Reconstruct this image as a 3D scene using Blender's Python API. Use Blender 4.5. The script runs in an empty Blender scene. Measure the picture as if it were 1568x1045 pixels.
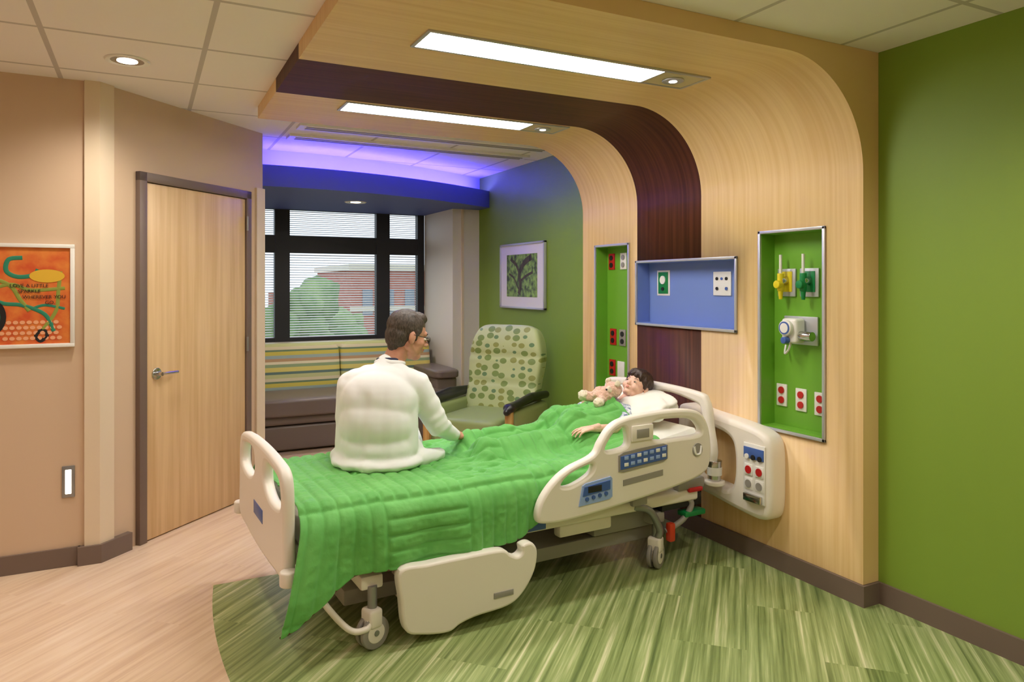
import bpy, bmesh, math, random
from mathutils import Vector, Matrix, noise
random.seed(3)
S = bpy.context.scene
PI = math.pi

# ------------------------------------------------------------------ helpers
def lin(c):
    out = []
    for v in c[:3]:
        v = v / 255.0
        out.append(v / 12.92 if v <= 0.04045 else ((v + 0.055) / 1.055) ** 2.4)
    return (out[0], out[1], out[2], 1.0)

def mat(name, rgb, rough=0.5, metal=0.0, emit=None, estr=0.0, nz=None, bump=None, spec=0.5, sheen=0.0):
    m = bpy.data.materials.new(name)
    m.use_nodes = True
    nt = m.node_tree
    b = nt.nodes['Principled BSDF']
    b.inputs['Base Color'].default_value = lin(rgb)
    b.inputs['Roughness'].default_value = rough
    b.inputs['Metallic'].default_value = metal
    b.inputs['Specular IOR Level'].default_value = spec
    if sheen:
        b.inputs['Sheen Weight'].default_value = sheen
    if emit:
        b.inputs['Emission Color'].default_value = lin(emit)
        b.inputs['Emission Strength'].default_value = estr
    if nz or bump:
        tc = nt.nodes.new('ShaderNodeTexCoord')
    if nz:
        mp = nt.nodes.new('ShaderNodeMapping')
        mp.inputs['Scale'].default_value = nz[0]
        nt.links.new(tc.outputs['Object'], mp.inputs['Vector'])
        n = nt.nodes.new('ShaderNodeTexNoise')
        n.inputs['Scale'].default_value = 1.0
        n.inputs['Detail'].default_value = 5.0
        nt.links.new(mp.outputs['Vector'], n.inputs['Vector'])
        r = nt.nodes.new('ShaderNodeValToRGB')
        r.color_ramp.elements[0].position = 0.35
        r.color_ramp.elements[0].color = lin(rgb)
        r.color_ramp.elements[1].position = 0.65
        r.color_ramp.elements[1].color = lin(nz[1])
        nt.links.new(n.outputs['Fac'], r.inputs['Fac'])
        nt.links.new(r.outputs['Color'], b.inputs['Base Color'])
    if bump:
        mp = nt.nodes.new('ShaderNodeMapping')
        mp.inputs['Scale'].default_value = bump[0]
        nt.links.new(tc.outputs['Object'], mp.inputs['Vector'])
        n = nt.nodes.new('ShaderNodeTexNoise')
        n.inputs['Scale'].default_value = 1.0
        n.inputs['Detail'].default_value = 4.0
        nt.links.new(mp.outputs['Vector'], n.inputs['Vector'])
        bp = nt.nodes.new('ShaderNodeBump')
        bp.inputs['Strength'].default_value = bump[1]
        bp.inputs['Distance'].default_value = bump[2]
        nt.links.new(n.outputs['Fac'], bp.inputs['Height'])
        nt.links.new(bp.outputs['Normal'], b.inputs['Normal'])
    return m

def group(name, loc=(0, 0, 0), rz=0.0):
    e = bpy.data.objects.new(name, None)
    e.empty_display_size = 0.1
    e.location = loc
    e.rotation_euler = (0, 0, rz)
    S.collection.objects.link(e)
    return e

def gmat(e):
    return Matrix.Translation(e.location) @ Matrix.Rotation(e.rotation_euler[2], 4, 'Z')

def fin(ob, parent=None, world=False):
    if ob.name not in S.collection.objects:
        S.collection.objects.link(ob)
    if parent is not None:
        ob.parent = parent
        if world:
            ob.matrix_parent_inverse = gmat(parent).inverted()
    return ob

def mk(name, bm_or_me, m, parent=None, M=None, smooth=True, world=False, ang=35):
    if isinstance(bm_or_me, bmesh.types.BMesh):
        me = bpy.data.meshes.new(name)
        bmesh.ops.recalc_face_normals(bm_or_me, faces=bm_or_me.faces)
        bm_or_me.to_mesh(me)
        bm_or_me.free()
    else:
        me = bm_or_me
    if M is not None:
        me.transform(M)
    if m is not None:
        me.materials.clear()
        me.materials.append(m)
    if smooth:
        for p in me.polygons:
            p.use_smooth = True
        me.set_sharp_from_angle(angle=math.radians(ang))
    ob = bpy.data.objects.new(name, me)
    return fin(ob, parent, world)

def box(name, a, b, m, parent=None, bevel=0.0, seg=2, M=None, world=False):
    bm = bmesh.new()
    bmesh.ops.create_cube(bm, size=1.0)
    a = Vector(a); b = Vector(b)
    c = (a + b) / 2; d = b - a
    for v in bm.verts:
        v.co = Vector((v.co.x * d.x, v.co.y * d.y, v.co.z * d.z)) + c
    if bevel > 0:
        bevel = min(bevel, 0.49 * min(abs(d.x), abs(d.y), abs(d.z)))
        bmesh.ops.bevel(bm, geom=list(bm.edges), offset=bevel, segments=seg, profile=0.5, affect='EDGES')
    return mk(name, bm, m, parent, M, world=world)

def prism(name, pts, z0, z1, m, parent=None, world=False, M=None):
    bm = bmesh.new()
    lo = [bm.verts.new((p[0], p[1], z0)) for p in pts]
    hi = [bm.verts.new((p[0], p[1], z1)) for p in pts]
    bm.faces.new(lo[::-1]); bm.faces.new(hi)
    n = len(pts)
    for i in range(n):
        j = (i + 1) % n
        bm.faces.new((lo[i], lo[j], hi[j], hi[i]))
    return mk(name, bm, m, parent, M, smooth=False, world=world)

def catmull(pts, cyclic, sub=6):
    n = len(pts); out = []
    P = [Vector(p) for p in pts]
    rng = range(n) if cyclic else range(n - 1)
    for i in rng:
        p0 = P[(i - 1) % n] if cyclic or i > 0 else P[0]
        p1 = P[i]; p2 = P[(i + 1) % n]
        p3 = P[(i + 2) % n] if cyclic or i + 2 < n else P[-1]
        for k in range(sub):
            t = k / sub
            out.append(0.5 * ((2 * p1) + (p2 - p0) * t + (2 * p0 - 5 * p1 + 4 * p2 - p3) * t * t + (3 * p1 - p0 - 3 * p2 + p3) * t ** 3))
    if not cyclic:
        out.append(P[-1])
    return out

def curve_mesh(name, cu):
    ob = bpy.data.objects.new(name + '_tmp', cu)
    S.collection.objects.link(ob)
    dg = bpy.context.evaluated_depsgraph_get()
    me = bpy.data.meshes.new_from_object(ob.evaluated_get(dg))
    bpy.data.objects.remove(ob)
    bpy.data.curves.remove(cu)
    me.name = name
    return me

def tube(name, pts, r, m, parent=None, smooth=True, cyclic=False, world=False, M=None, res=4):
    cu = bpy.data.curves.new(name, 'CURVE')
    cu.dimensions = '3D'
    pp = catmull(pts, cyclic) if smooth else [Vector(p) for p in pts]
    sp = cu.splines.new('POLY')
    sp.points.add(len(pp) - 1)
    for i, p in enumerate(pp):
        sp.points[i].co = (p.x, p.y, p.z, 1)
    sp.use_cyclic_u = cyclic
    cu.bevel_depth = r
    cu.bevel_resolution = res
    cu.use_fill_caps = True
    return mk(name, curve_mesh(name, cu), m, parent, M, world=world, ang=50)

def shape2d(name, outer, holes, th, bev, m, parent=None, M=None, smooth=True, world=False, sub=5):
    cu = bpy.data.curves.new(name, 'CURVE')
    cu.dimensions = '2D'
    cu.fill_mode = 'BOTH'
    for k, loop in enumerate([outer] + list(holes)):
        l3 = [(p[0], p[1], 0) for p in loop]
        pp = catmull(l3, True, sub) if smooth else [Vector(p) for p in l3]
        ar_ = sum(pp[i].x * pp[(i + 1) % len(pp)].y - pp[(i + 1) % len(pp)].x * pp[i].y for i in range(len(pp)))
        if ar_ > 0:
            pp = pp[::-1]
        sp = cu.splines.new('POLY')
        sp.points.add(len(pp) - 1)
        for i, p in enumerate(pp):
            sp.points[i].co = (p.x, p.y, 0, 1)
        sp.use_cyclic_u = True
    cu.extrude = max(th / 2 - bev, 0.0005)
    cu.bevel_depth = bev
    cu.offset = -bev
    cu.bevel_resolution = 2
    return mk(name, curve_mesh(name, cu), m, parent, M, world=world)

def basis(o, x, y, z):
    M = Matrix.Identity(4)
    for i, v in enumerate((x, y, z)):
        for j in range(3):
            M[j][i] = v[j]
    for j in range(3):
        M[j][3] = o[j]
    return M

def cyl(name, p0, p1, r, m, parent=None, r2=None, seg=28, bevel=0.0, world=False, M=None):
    p0 = Vector(p0); p1 = Vector(p1)
    d = p1 - p0
    bm = bmesh.new()
    bmesh.ops.create_cone(bm, cap_ends=True, segments=seg, radius1=r, radius2=r if r2 is None else r2, depth=d.length)
    if bevel > 0:
        es = [e for e in bm.edges if abs(e.verts[0].co.z - e.verts[1].co.z) < 1e-6]
        bmesh.ops.bevel(bm, geom=es, offset=bevel, segments=3, profile=0.5, affect='EDGES')
    q = Vector((0, 0, 1)).rotation_difference(d.normalized()).to_matrix().to_4x4()
    T = Matrix.Translation((p0 + p1) / 2) @ q
    if M is not None:
        T = M @ T
    return mk(name, bm, m, parent, T, world=world)

def cushion(name, c, h, m, parent=None, p=5.0, n=14, M=None, world=False, wob=0.0):
    bm = bmesh.new()
    bmesh.ops.create_cube(bm, size=2.0)
    bmesh.ops.subdivide_edges(bm, edges=list(bm.edges), cuts=n, use_grid_fill=True)
    for v in bm.verts:
        x, y, z = v.co
        k = (abs(x) ** p + abs(y) ** p + abs(z) ** p) ** (1 / p)
        q = v.co / k
        w = 1 + wob * noise.noise(q * 2.3 + Vector(c))
        v.co = Vector((q.x * h[0] * w, q.y * h[1] * w, q.z * h[2] * w)) + Vector(c)
    return mk(name, bm, m, parent, M, world=world, ang=80)

def blob(name, prims, voxel, m, parent=None, M=None, sm=4, disp=None, world=False):
    bm = bmesh.new()
    for pr in prims:
        r = bmesh.ops.create_uvsphere(bm, u_segments=20, v_segments=14, radius=1.0)
        vs = r['verts']
        if pr[0] == 'c':
            p0, r0, p1, r1 = Vector(pr[1]), pr[2], Vector(pr[3]), pr[4]
            d = p1 - p0
            q = Vector((0, 0, 1)).rotation_difference(d.normalized()).to_matrix() if d.length > 1e-6 else Matrix.Identity(3)
            for v in vs:
                if v.co.z > -1e-5:
                    v.co = p1 + q @ (v.co * r1)
                else:
                    v.co = p0 + q @ (v.co * r0)
        else:
            c, rd = Vector(pr[1]), pr[2]
            q = pr[3] if len(pr) > 3 else Matrix.Identity(3)
            for v in vs:
                v.co = c + q @ Vector((v.co.x * rd[0], v.co.y * rd[1], v.co.z * rd[2]))
    me = bpy.data.meshes.new(name + '_t')
    bm.to_mesh(me); bm.free()
    ob = bpy.data.objects.new(name + '_t', me)
    S.collection.objects.link(ob)
    md = ob.modifiers.new('r', 'REMESH'); md.mode = 'VOXEL'; md.voxel_size = voxel
    if sm:
        ms = ob.modifiers.new('s', 'SMOOTH'); ms.factor = 0.6; ms.iterations = sm
    dg = bpy.context.evaluated_depsgraph_get()
    me2 = bpy.data.meshes.new_from_object(ob.evaluated_get(dg))
    bpy.data.objects.remove(ob); bpy.data.meshes.remove(me)
    if disp:
        ns = [v.normal.copy() for v in me2.vertices]
        for v, n in zip(me2.vertices, ns):
            v.co += n * disp(v.co)
    return mk(name, me2, m, parent, M, world=world, ang=180)

def frame(o, fwd, up):
    x = Vector(fwd).normalized()
    y = Vector(up).cross(x).normalized()
    z = x.cross(y)
    return basis(Vector(o), x, y, z)

# ------------------------------------------------------------------ materials
M_beige = mat('paint_beige', (212, 184, 155), 0.6, bump=((60, 60, 60), 0.05, 0.002))
M_beige2 = mat('corner_guard_cream', (226, 206, 178), 0.5)
M_pier = mat('pier_paint_daylit', (230, 222, 212), 0.5)  # pale paint, lightened further; missing daylight is put into the colour
M_green = mat('paint_green', (128, 158, 54), 0.55, bump=((70, 70, 70), 0.05, 0.002))
M_taupe = mat('trim_taupe', (116, 98, 88), 0.45)
M_maple = mat('maple_veneer', (236, 203, 148), 0.4, nz=((1.0, 40.0, 1.0), (226, 189, 131)), spec=0.35)
M_dark = mat('mahogany_veneer', (92, 50, 32), 0.5, nz=((1.2, 45.0, 1.2), (70, 35, 22)), spec=0.2)
M_door = mat('door_maple', (226, 192, 146), 0.4, nz=((26.0, 26.0, 1.1), (210, 172, 124)))
M_alu = mat('aluminium_trim', (196, 198, 204), 0.35, 0.5)
M_chrome = mat('chrome', (200, 200, 200), 0.18, 1.0)
M_nichegreen = mat('niche_green', (112, 170, 50), 0.4)
M_nicheblue = mat('niche_blue', (116, 140, 204), 0.45)
M_white = mat('white_plastic', (235, 232, 226), 0.4)
M_cream = mat('bed_plastic_cream', (238, 230, 218), 0.38)
M_grey = mat('bed_grey', (150, 145, 138), 0.45)
M_metal = mat('bed_steel', (150, 150, 150), 0.4, 0.7)
M_black = mat('black_rubber', (26, 26, 28), 0.5)
M_blue = mat('control_blue', (66, 98, 168), 0.35)
M_ltblue = mat('button_light_blue', (150, 175, 225), 0.35)
M_red = mat('outlet_red', (190, 30, 32), 0.35)
M_dgreen = mat('oxygen_green', (20, 130, 70), 0.35)
M_yellow = mat('gas_yellow', (225, 205, 30), 0.4)
M_orange = mat('pedal_red', (200, 60, 30), 0.4)
M_bulk = mat('bulkhead_blue', (84, 96, 160), 0.6)
M_frame = mat('window_frame_dark', (30, 30, 38), 0.5)
M_slat = mat('blind_slat', (232, 235, 242), 0.5)
M_coat = mat('lab_coat_cotton', (238, 238, 236), 0.85, bump=((160, 160, 160), 0.05, 0.002))
M_skin = mat('skin', (206, 150, 124), 0.5, nz=((30, 30, 30), (196, 138, 112)))
M_skin2 = mat('child_skin', (236, 194, 170), 0.5, nz=((30, 30, 30), (232, 184, 160)))
M_lip = mat('lip', (186, 110, 100), 0.5)
M_lip2 = mat('child_lip', (214, 140, 126), 0.5)
M_hair = mat('hair_greying', (52, 42, 35), 0.6, nz=((160, 160, 60), (88, 76, 66)), bump=((200, 200, 50), 0.5, 0.004))
M_hair2 = mat('hair_dark_brown', (44, 30, 24), 0.5, nz=((160, 160, 60), (70, 48, 38)), bump=((160, 160, 40), 0.5, 0.004))
M_trouser = mat('trousers', (60, 62, 70), 0.8)
M_shoe = mat('shoe_leather', (30, 24, 22), 0.4)
M_navy = mat('navy_cloth', (28, 36, 70), 0.7)
M_eye = mat('eye_white', (232, 226, 218), 0.2)
M_iris = mat('iris_dark', (40, 28, 20), 0.15)
M_sheet = mat('white_linen', (238, 236, 226), 0.85, bump=((12, 12, 12), 0.25, 0.02))
M_plush = mat('plush_cream', (236, 222, 196), 0.95, bump=((90, 90, 90), 0.8, 0.01), sheen=0.5)
M_plush2 = mat('plush_pink', (228, 186, 164), 0.95, bump=((90, 90, 90), 0.8, 0.01), sheen=0.5)
M_vinyl = mat('sofa_vinyl_taupe', (118, 104, 96), 0.35)
M_chairg = mat('chair_vinyl_green', (142, 156, 100), 0.42)
M_arm = mat('chair_arm_black', (28, 26, 24), 0.35)
M_oak = mat('chair_wood', (205, 165, 100), 0.4, nz=((40, 40, 3), (180, 135, 75)))
M_lamp = mat('luminaire_lens', (255, 255, 255), 0.5, emit=(255, 252, 246), estr=35.0)
M_spot = mat('spot_lens', (255, 255, 255), 0.5, emit=(255, 244, 226), estr=12.0)
M_night = mat('night_light_lens', (255, 255, 255), 0.5, emit=(255, 240, 220), estr=5.0)
M_led = mat('led_strip_blue', (90, 60, 255), 0.5, emit=(74, 62, 255), estr=150.0)
M_sill = mat('sill', (215, 205, 185), 0.4)

def floor_mat():
    m = bpy.data.materials.new('floor_vinyl'); m.use_nodes = True
    nt = m.node_tree; N = nt.nodes; L = nt.links
    b = N['Principled BSDF']
    tc = N.new('ShaderNodeTexCoord')
    mp = N.new('ShaderNodeMapping'); mp.inputs['Rotation'].default_value = (0, 0, -PI / 4)
    L.new(tc.outputs['Object'], mp.inputs['Vector'])
    def layer(bw, bh, fx, fy, ramp, off=0.10):
        br = N.new('ShaderNodeTexBrick')
        br.inputs['Color1'].default_value = (0, 0, 0, 1); br.inputs['Color2'].default_value = (1, 1, 1, 1)
        br.inputs['Mortar'].default_value = (0.5, 0.5, 0.5, 1)
        br.inputs['Scale'].default_value = 1.0
        br.inputs['Mortar Size'].default_value = 0.0
        br.inputs['Brick Width'].default_value = bw; br.inputs['Row Height'].default_value = bh
        L.new(mp.outputs['Vector'], br.inputs['Vector'])
        sc = N.new('ShaderNodeVectorMath'); sc.operation = 'MULTIPLY'
        sc.inputs[1].default_value = (fx, fy, 1)
        L.new(mp.outputs['Vector'], sc.inputs[0])
        sc2 = N.new('ShaderNodeVectorMath'); sc2.operation = 'MULTIPLY'
        sc2.inputs[1].default_value = (31, 17, 53)
        L.new(br.outputs['Color'], sc2.inputs[0])
        ad = N.new('ShaderNodeVectorMath'); ad.operation = 'ADD'
        L.new(sc.outputs[0], ad.inputs[0]); L.new(sc2.outputs[0], ad.inputs[1])
        n = N.new('ShaderNodeTexNoise'); n.inputs['Scale'].default_value = 1.0; n.inputs['Detail'].default_value = 4.0
        n.inputs['Roughness'].default_value = 0.6
        L.new(ad.outputs[0], n.inputs['Vector'])
        m1 = N.new('ShaderNodeMath'); m1.operation = 'MULTIPLY_ADD'
        L.new(br.outputs['Color'], m1.inputs[0]); m1.inputs[1].default_value = off; m1.inputs[2].default_value = -off / 2
        m2 = N.new('ShaderNodeMath'); m2.operation = 'ADD'
        L.new(n.outputs['Fac'], m2.inputs[0]); L.new(m1.outputs[0], m2.inputs[1])
        r = N.new('ShaderNodeValToRGB')
        r.color_ramp.elements[0].position = ramp[0][0]; r.color_ramp.elements[0].color = lin(ramp[0][1])
        r.color_ramp.elements[1].position = ramp[-1][0]; r.color_ramp.elements[1].color = lin(ramp[-1][1])
        for p, c in ramp[1:-1]:
            e = r.color_ramp.elements.new(p); e.color = lin(c)
        L.new(m2.outputs[0], r.inputs['Fac'])
        return r
    wood = layer(1.3, 0.16, 1.6, 34.0, [(0.3, (210, 178, 148)), (0.5, (224, 196, 166)), (0.7, (232, 208, 182))], 0.08)
    grn = layer(0.9, 0.3, 1.1, 42.0, [(0.28, (88, 106, 58)), (0.42, (126, 142, 84)), (0.56, (158, 172, 112)), (0.72, (214, 212, 170))], 0.06)
    sx = N.new('ShaderNodeSeparateXYZ'); L.new(tc.outputs['Object'], sx.inputs[0])
    ly = N.new('ShaderNodeMath'); ly.operation = 'LESS_THAN'; L.new(sx.outputs['Y'], ly.inputs[0]); ly.inputs[1].default_value = 3.93
    ds = N.new('ShaderNodeVectorMath'); ds.operation = 'DISTANCE'
    L.new(tc.outputs['Object'], ds.inputs[0]); ds.inputs[1].default_value = (4.975, 3.35, 0)
    lc = N.new('ShaderNodeMath'); lc.operation = 'LESS_THAN'; L.new(ds.outputs['Value'], lc.inputs[0]); lc.inputs[1].default_value = 4.7
    mm = N.new('ShaderNodeMath'); mm.operation = 'MULTIPLY'; L.new(ly.outputs[0], mm.inputs[0]); L.new(lc.outputs[0], mm.inputs[1])
    mx = N.new('ShaderNodeMix'); mx.data_type = 'RGBA'
    L.new(mm.outputs[0], mx.inputs['Factor']); L.new(wood.outputs['Color'], mx.inputs['A']); L.new(grn.outputs['Color'], mx.inputs['B'])
    L.new(mx.outputs['Result'], b.inputs['Base Color'])
    b.inputs['Roughness'].default_value = 0.3
    return m
M_floor = floor_mat()

def ceil_mat():
    m = bpy.data.materials.new('ceiling_tile'); m.use_nodes = True
    nt = m.node_tree; N = nt.nodes; L = nt.links
    b = N['Principled BSDF']; b.inputs['Roughness'].default_value = 0.9
    tc = N.new('ShaderNodeTexCoord'); sx = N.new('ShaderNodeSeparateXYZ'); L.new(tc.outputs['Object'], sx.inputs[0])
    outs = []
    for ax, off in (('X', 0.40), ('Y', -3.69)):
        a = N.new('ShaderNodeMath'); a.operation = 'ADD'; a.inputs[1].default_value = off + 655 * 0.1
        L.new(sx.outputs[ax], a.inputs[0])
        d = N.new('ShaderNodeMath'); d.operation = 'DIVIDE'; d.inputs[1].default_value = 0.655; L.new(a.outputs[0], d.inputs[0])
        f = N.new('ShaderNodeMath'); f.operation = 'FRACT'; L.new(d.outputs[0], f.inputs[0])
        s = N.new('ShaderNodeMath'); s.operation = 'SUBTRACT'; s.inputs[1].default_value = 0.5; L.new(f.outputs[0], s.inputs[0])
        ab = N.new('ShaderNodeMath'); ab.operation = 'ABSOLUTE'; L.new(s.outputs[0], ab.inputs[0])
        g = N.new('ShaderNodeMath'); g.operation = 'GREATER_THAN'; g.inputs[1].default_value = 0.482; L.new(ab.outputs[0], g.inputs[0])
        outs.append(g)
    mxx = N.new('ShaderNodeMath'); mxx.operation = 'MAXIMUM'; L.new(outs[0].outputs[0], mxx.inputs[0]); L.new(outs[1].outputs[0], mxx.inputs[1])
    mx = N.new('ShaderNodeMix'); mx.data_type = 'RGBA'
    mx.inputs['A'].default_value = lin((240, 233, 228)); mx.inputs['B'].default_value = lin((196, 188, 182))
    L.new(mxx.outputs[0], mx.inputs['Factor']); L.new(mx.outputs['Result'], b.inputs['Base Color'])
    inv = N.new('ShaderNodeMath'); inv.operation = 'SUBTRACT'; inv.inputs[0].default_value = 1.0; L.new(mxx.outputs[0], inv.inputs[1])
    bp = N.new('ShaderNodeBump'); bp.inputs['Strength'].default_value = 0.6; bp.inputs['Distance'].default_value = 0.006
    L.new(inv.outputs[0], bp.inputs['Height']); L.new(bp.outputs['Normal'], b.inputs['Normal'])
    return m
M_ceil = ceil_mat()

M_quilt = mat('quilt_green', (94, 172, 78), 0.75, nz=((9, 9, 9), (108, 184, 90)), bump=((45, 45, 45), 0.35, 0.006), sheen=0.15)

def pattern_mat():
    m = bpy.data.materials.new('leaf_dot_vinyl'); m.use_nodes = True
    nt = m.node_tree; N = nt.nodes; L = nt.links
    b = N['Principled BSDF']; b.inputs['Roughness'].default_value = 0.45
    tc = N.new('ShaderNodeTexCoord'); mp = N.new('ShaderNodeMapping'); mp.inputs['Scale'].default_value = (0.2, 12, 16)
    L.new(tc.outputs['Object'], mp.inputs['Vector'])
    v = N.new('ShaderNodeTexVoronoi'); v.inputs['Scale'].default_value = 1.0; v.inputs['Randomness'].default_value = 0.4
    L.new(mp.outputs['Vector'], v.inputs['Vector'])
    lt = N.new('ShaderNodeMath'); lt.operation = 'LESS_THAN'; lt.inputs[1].default_value = 0.41; L.new(v.outputs['Distance'], lt.inputs[0])
    sp = N.new('ShaderNodeSeparateColor'); L.new(v.outputs['Color'], sp.inputs[0])
    r = N.new('ShaderNodeValToRGB'); r.color_ramp.interpolation = 'CONSTANT'
    r.color_ramp.elements[0].position = 0.0; r.color_ramp.elements[0].color = lin((124, 146, 80))
    r.color_ramp.elements[1].position = 0.3; r.color_ramp.elements[1].color = lin((146, 152, 84))
    e = r.color_ramp.elements.new(0.6); e.color = lin((106, 138, 96))
    e = r.color_ramp.elements.new(0.85); e.color = lin((156, 166, 98))
    L.new(sp.outputs[0], r.inputs['Fac'])
    mx = N.new('ShaderNodeMix'); mx.data_type = 'RGBA'; mx.inputs['A'].default_value = lin((190, 200, 146))
    L.new(lt.outputs[0], mx.inputs['Factor']); L.new(r.outputs['Color'], mx.inputs['B']); L.new(mx.outputs['Result'], b.inputs['Base Color'])
    return m
M_pattern = pattern_mat()

def stripe_mat():
    m = bpy.data.materials.new('sofa_stripe'); m.use_nodes = True
    nt = m.node_tree; N = nt.nodes; L = nt.links
    b = N['Principled BSDF']; b.inputs['Roughness'].default_value = 0.6
    tc = N.new('ShaderNodeTexCoord'); sx = N.new('ShaderNodeSeparateXYZ'); L.new(tc.outputs['Object'], sx.inputs[0])
    a = N.new('ShaderNodeMath'); a.operation = 'MULTIPLY'; a.inputs[1].default_value = 3.3; L.new(sx.outputs['Z'], a.inputs[0])
    f = N.new('ShaderNodeMath'); f.operation = 'FRACT'; L.new(a.outputs[0], f.inputs[0])
    r = N.new('ShaderNodeValToRGB'); r.color_ramp.interpolation = 'CONSTANT'
    cols = [(0, (198, 200, 140)), (0.12, (100, 124, 116)), (0.2, (224, 208, 116)), (0.34, (150, 170, 128)), (0.44, (234, 224, 190)),
            (0.52, (192, 154, 114)), (0.62, (160, 180, 176)), (0.72, (210, 194, 86)), (0.84, (106, 130, 100)), (0.9, (220, 208, 174))]
    r.color_ramp.elements[0].color = lin(cols[0][1]); r.color_ramp.elements[0].position = 0
    r.color_ramp.elements[1].color = lin(cols[1][1]); r.color_ramp.elements[1].position = cols[1][0]
    for p, c in cols[2:]:
        e = r.color_ramp.elements.new(p); e.color = lin(c)
    L.new(f.outputs[0], r.inputs['Fac']); L.new(r.outputs['Color'], b.inputs['Base Color'])
    return m
M_stripe = stripe_mat()

# ------------------------------------------------------------------ room shell
H = 2.63
box('floor', (-3.1, -1.7, -0.06), (3.25, 7.9, 0.0), M_floor)
box('ceiling', (-3.1, -1.7, H), (3.25, 7.9, H + 0.06), M_ceil)
box('wall_right', (3.13, -1.7, 0), (3.25, 7.9, H), M_green)
box('wall_back', (-3.1, -1.72, 0), (3.25, -1.6, H), M_beige)
box('wall_far_left', (-3.12, -1.6, 0), (-3.0, 4.56, H), M_beige)
prism('wall_left', [(-3.0, 4.56), (-0.225, 4.56), (-0.266, 4.66), (-3.0, 4.66)], 0, H, M_beige)
prism('wall_diagonal', [(-0.225, 4.56), (0.775, 5.56), (0.675, 5.60), (-0.266, 4.66)], 0, H, M_beige)
prism('wall_alcove_left', [(0.775, 5.56), (0.775, 7.74), (0.675, 7.74), (0.675, 5.60)], 0, H, M_beige)
box('wall_pier', (2.83, 6.9, 0), (3.13, 7.74, 2.30), M_pier)
box('wall_window_lower', (0.675, 7.74, 0), (3.13, 7.88, 0.92), M_beige)
box('wall_window_upper', (0.675, 7.74, 2.34), (3.13, 7.88, H), M_beige)
box('trim_1', (2.925, 6.885, 0), (2.95, 6.9, 2.30), M_beige2)
prism('trim_2', [(-0.29, 4.56), (-0.29, 4.538), (-0.216, 4.538), (-0.15, 4.604), (-0.165, 4.62), (-0.225, 4.56)], 0.1, H, M_beige2)
prism('trim_3', [(0.712, 5.497), (0.725, 5.48), (0.79, 5.545), (0.79, 5.66), (0.775, 5.66), (0.775, 5.56)], 0.1, 2.22, M_beige2)
box('baseboard_left', (-3.0, 4.545, 0), (-0.31, 4.56, 0.1), M_taupe)
prism('baseboard_diagonal', [(-0.32, 4.56), (-0.32, 4.52), (-0.208, 4.52), (-0.06, 4.668), (-0.085, 4.70), (-0.225, 4.56)], 0, 0.1, M_taupe)
box('baseboard_right', (3.115, -1.6, 0), (3.13, 2.265, 0.1), M_taupe)
prism('baseboard_headwall', [(3.13, 2.265), (3.005, 2.265), (3.005, 4.735), (3.13, 4.735), (3.13, 4.72), (3.02, 4.72), (3.02, 2.28), (3.13, 2.28)], 0, 0.1, M_taupe)
box('baseboard_alcove', (3.115, 4.75, 0), (3.13, 6.9, 0.1), M_taupe)

def arcY(X):
    x = X - 0.77
    return 5.97 - 0.0581 * x + 0.1467 * x * x
xs = [0.775 + (3.13 - 0.775) * i / 30 for i in range(31)]
lip = [(x, arcY(x)) for x in xs]
bk = group('window_bulkhead', (1.95, 6.6, 2.4))
prism('soffit', lip + [(3.13, 7.74), (0.775, 7.74)], 2.30, 2.35, M_bulk, bk, world=True)
prism('lip', lip + [(x, arcY(x) + 0.03) for x in xs[::-1]], 2.35, 2.47, M_bulk, bk, world=True)
M_cove = mat('cove_white', (225, 228, 240), 0.7)
prism('cove_back', [(x, arcY(x) + 0.24) for x in xs] + [(x, arcY(x) + 0.27) for x in xs[::-1]], 2.35, H, M_cove, bk, world=True)
prism('led_strip', [(x, arcY(x) + 0.07) for x in xs[1:-1]] + [(x, arcY(x) + 0.09) for x in xs[1:-1][::-1]], 2.446, 2.458, M_led, bk, world=True)

df = group('ceiling_diffuser', (1.9, 5.2, 2.6))
for i, yy in enumerate((5.05, 5.45)):
    box('frame_%d' % i, (0.95, yy, 2.61), (2.95, yy + 0.16, 2.629), M_white, df, world=True)
    for k in range(2):
        box('slot_%d_%d' % (i, k), (1.0, yy + 0.04 + 0.05 * k, 2.606), (2.9, yy + 0.06 + 0.05 * k, 2.6101), M_grey, df, world=True)

# ------------------------------------------------------------------ window
w = group('window_1', (1.8, 7.8, 0.92))
WX = [(0.775, 0.82), (1.20, 1.35), (2.276, 2.425), (2.752, 2.83)]
for i, (a, b_) in enumerate(WX):
    box('mullion_%d' % i, (a, 7.745, 0.92), (b_, 7.83, 2.34), M_frame, w, world=True)
for i, (a, b_) in enumerate([(0.92, 0.965), (1.85, 2.03), (2.30, 2.34)]):
    box('transom_%d' % i, (0.775, 7.75, a), (2.83, 7.825, b_), M_frame, w, world=True)
bm = bmesh.new()
for (x0, x1) in ((0.825, 1.195), (1.355, 2.27), (2.43, 2.748)):
    for (z0, z1, step) in ((0.97, 1.85, 0.026), (2.035, 2.30, 0.021)):
        z = z0
        while z < z1:
            r = bmesh.ops.create_cube(bm, size=1.0)
            for v in r['verts']:
                v.co = Vector(((x0 + x1) / 2 + v.co.x * (x1 - x0), 7.80 + v.co.y * 0.022, z + v.co.z * 0.0015 + v.co.y * 0.009))
            z += step
mk('blind_slats', bm, M_slat, w, smooth=False, world=True)
box('window_sill', (0.775, 7.55, 0.90), (2.83, 7.745, 0.925), M_sill, None, 0.005)

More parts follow.
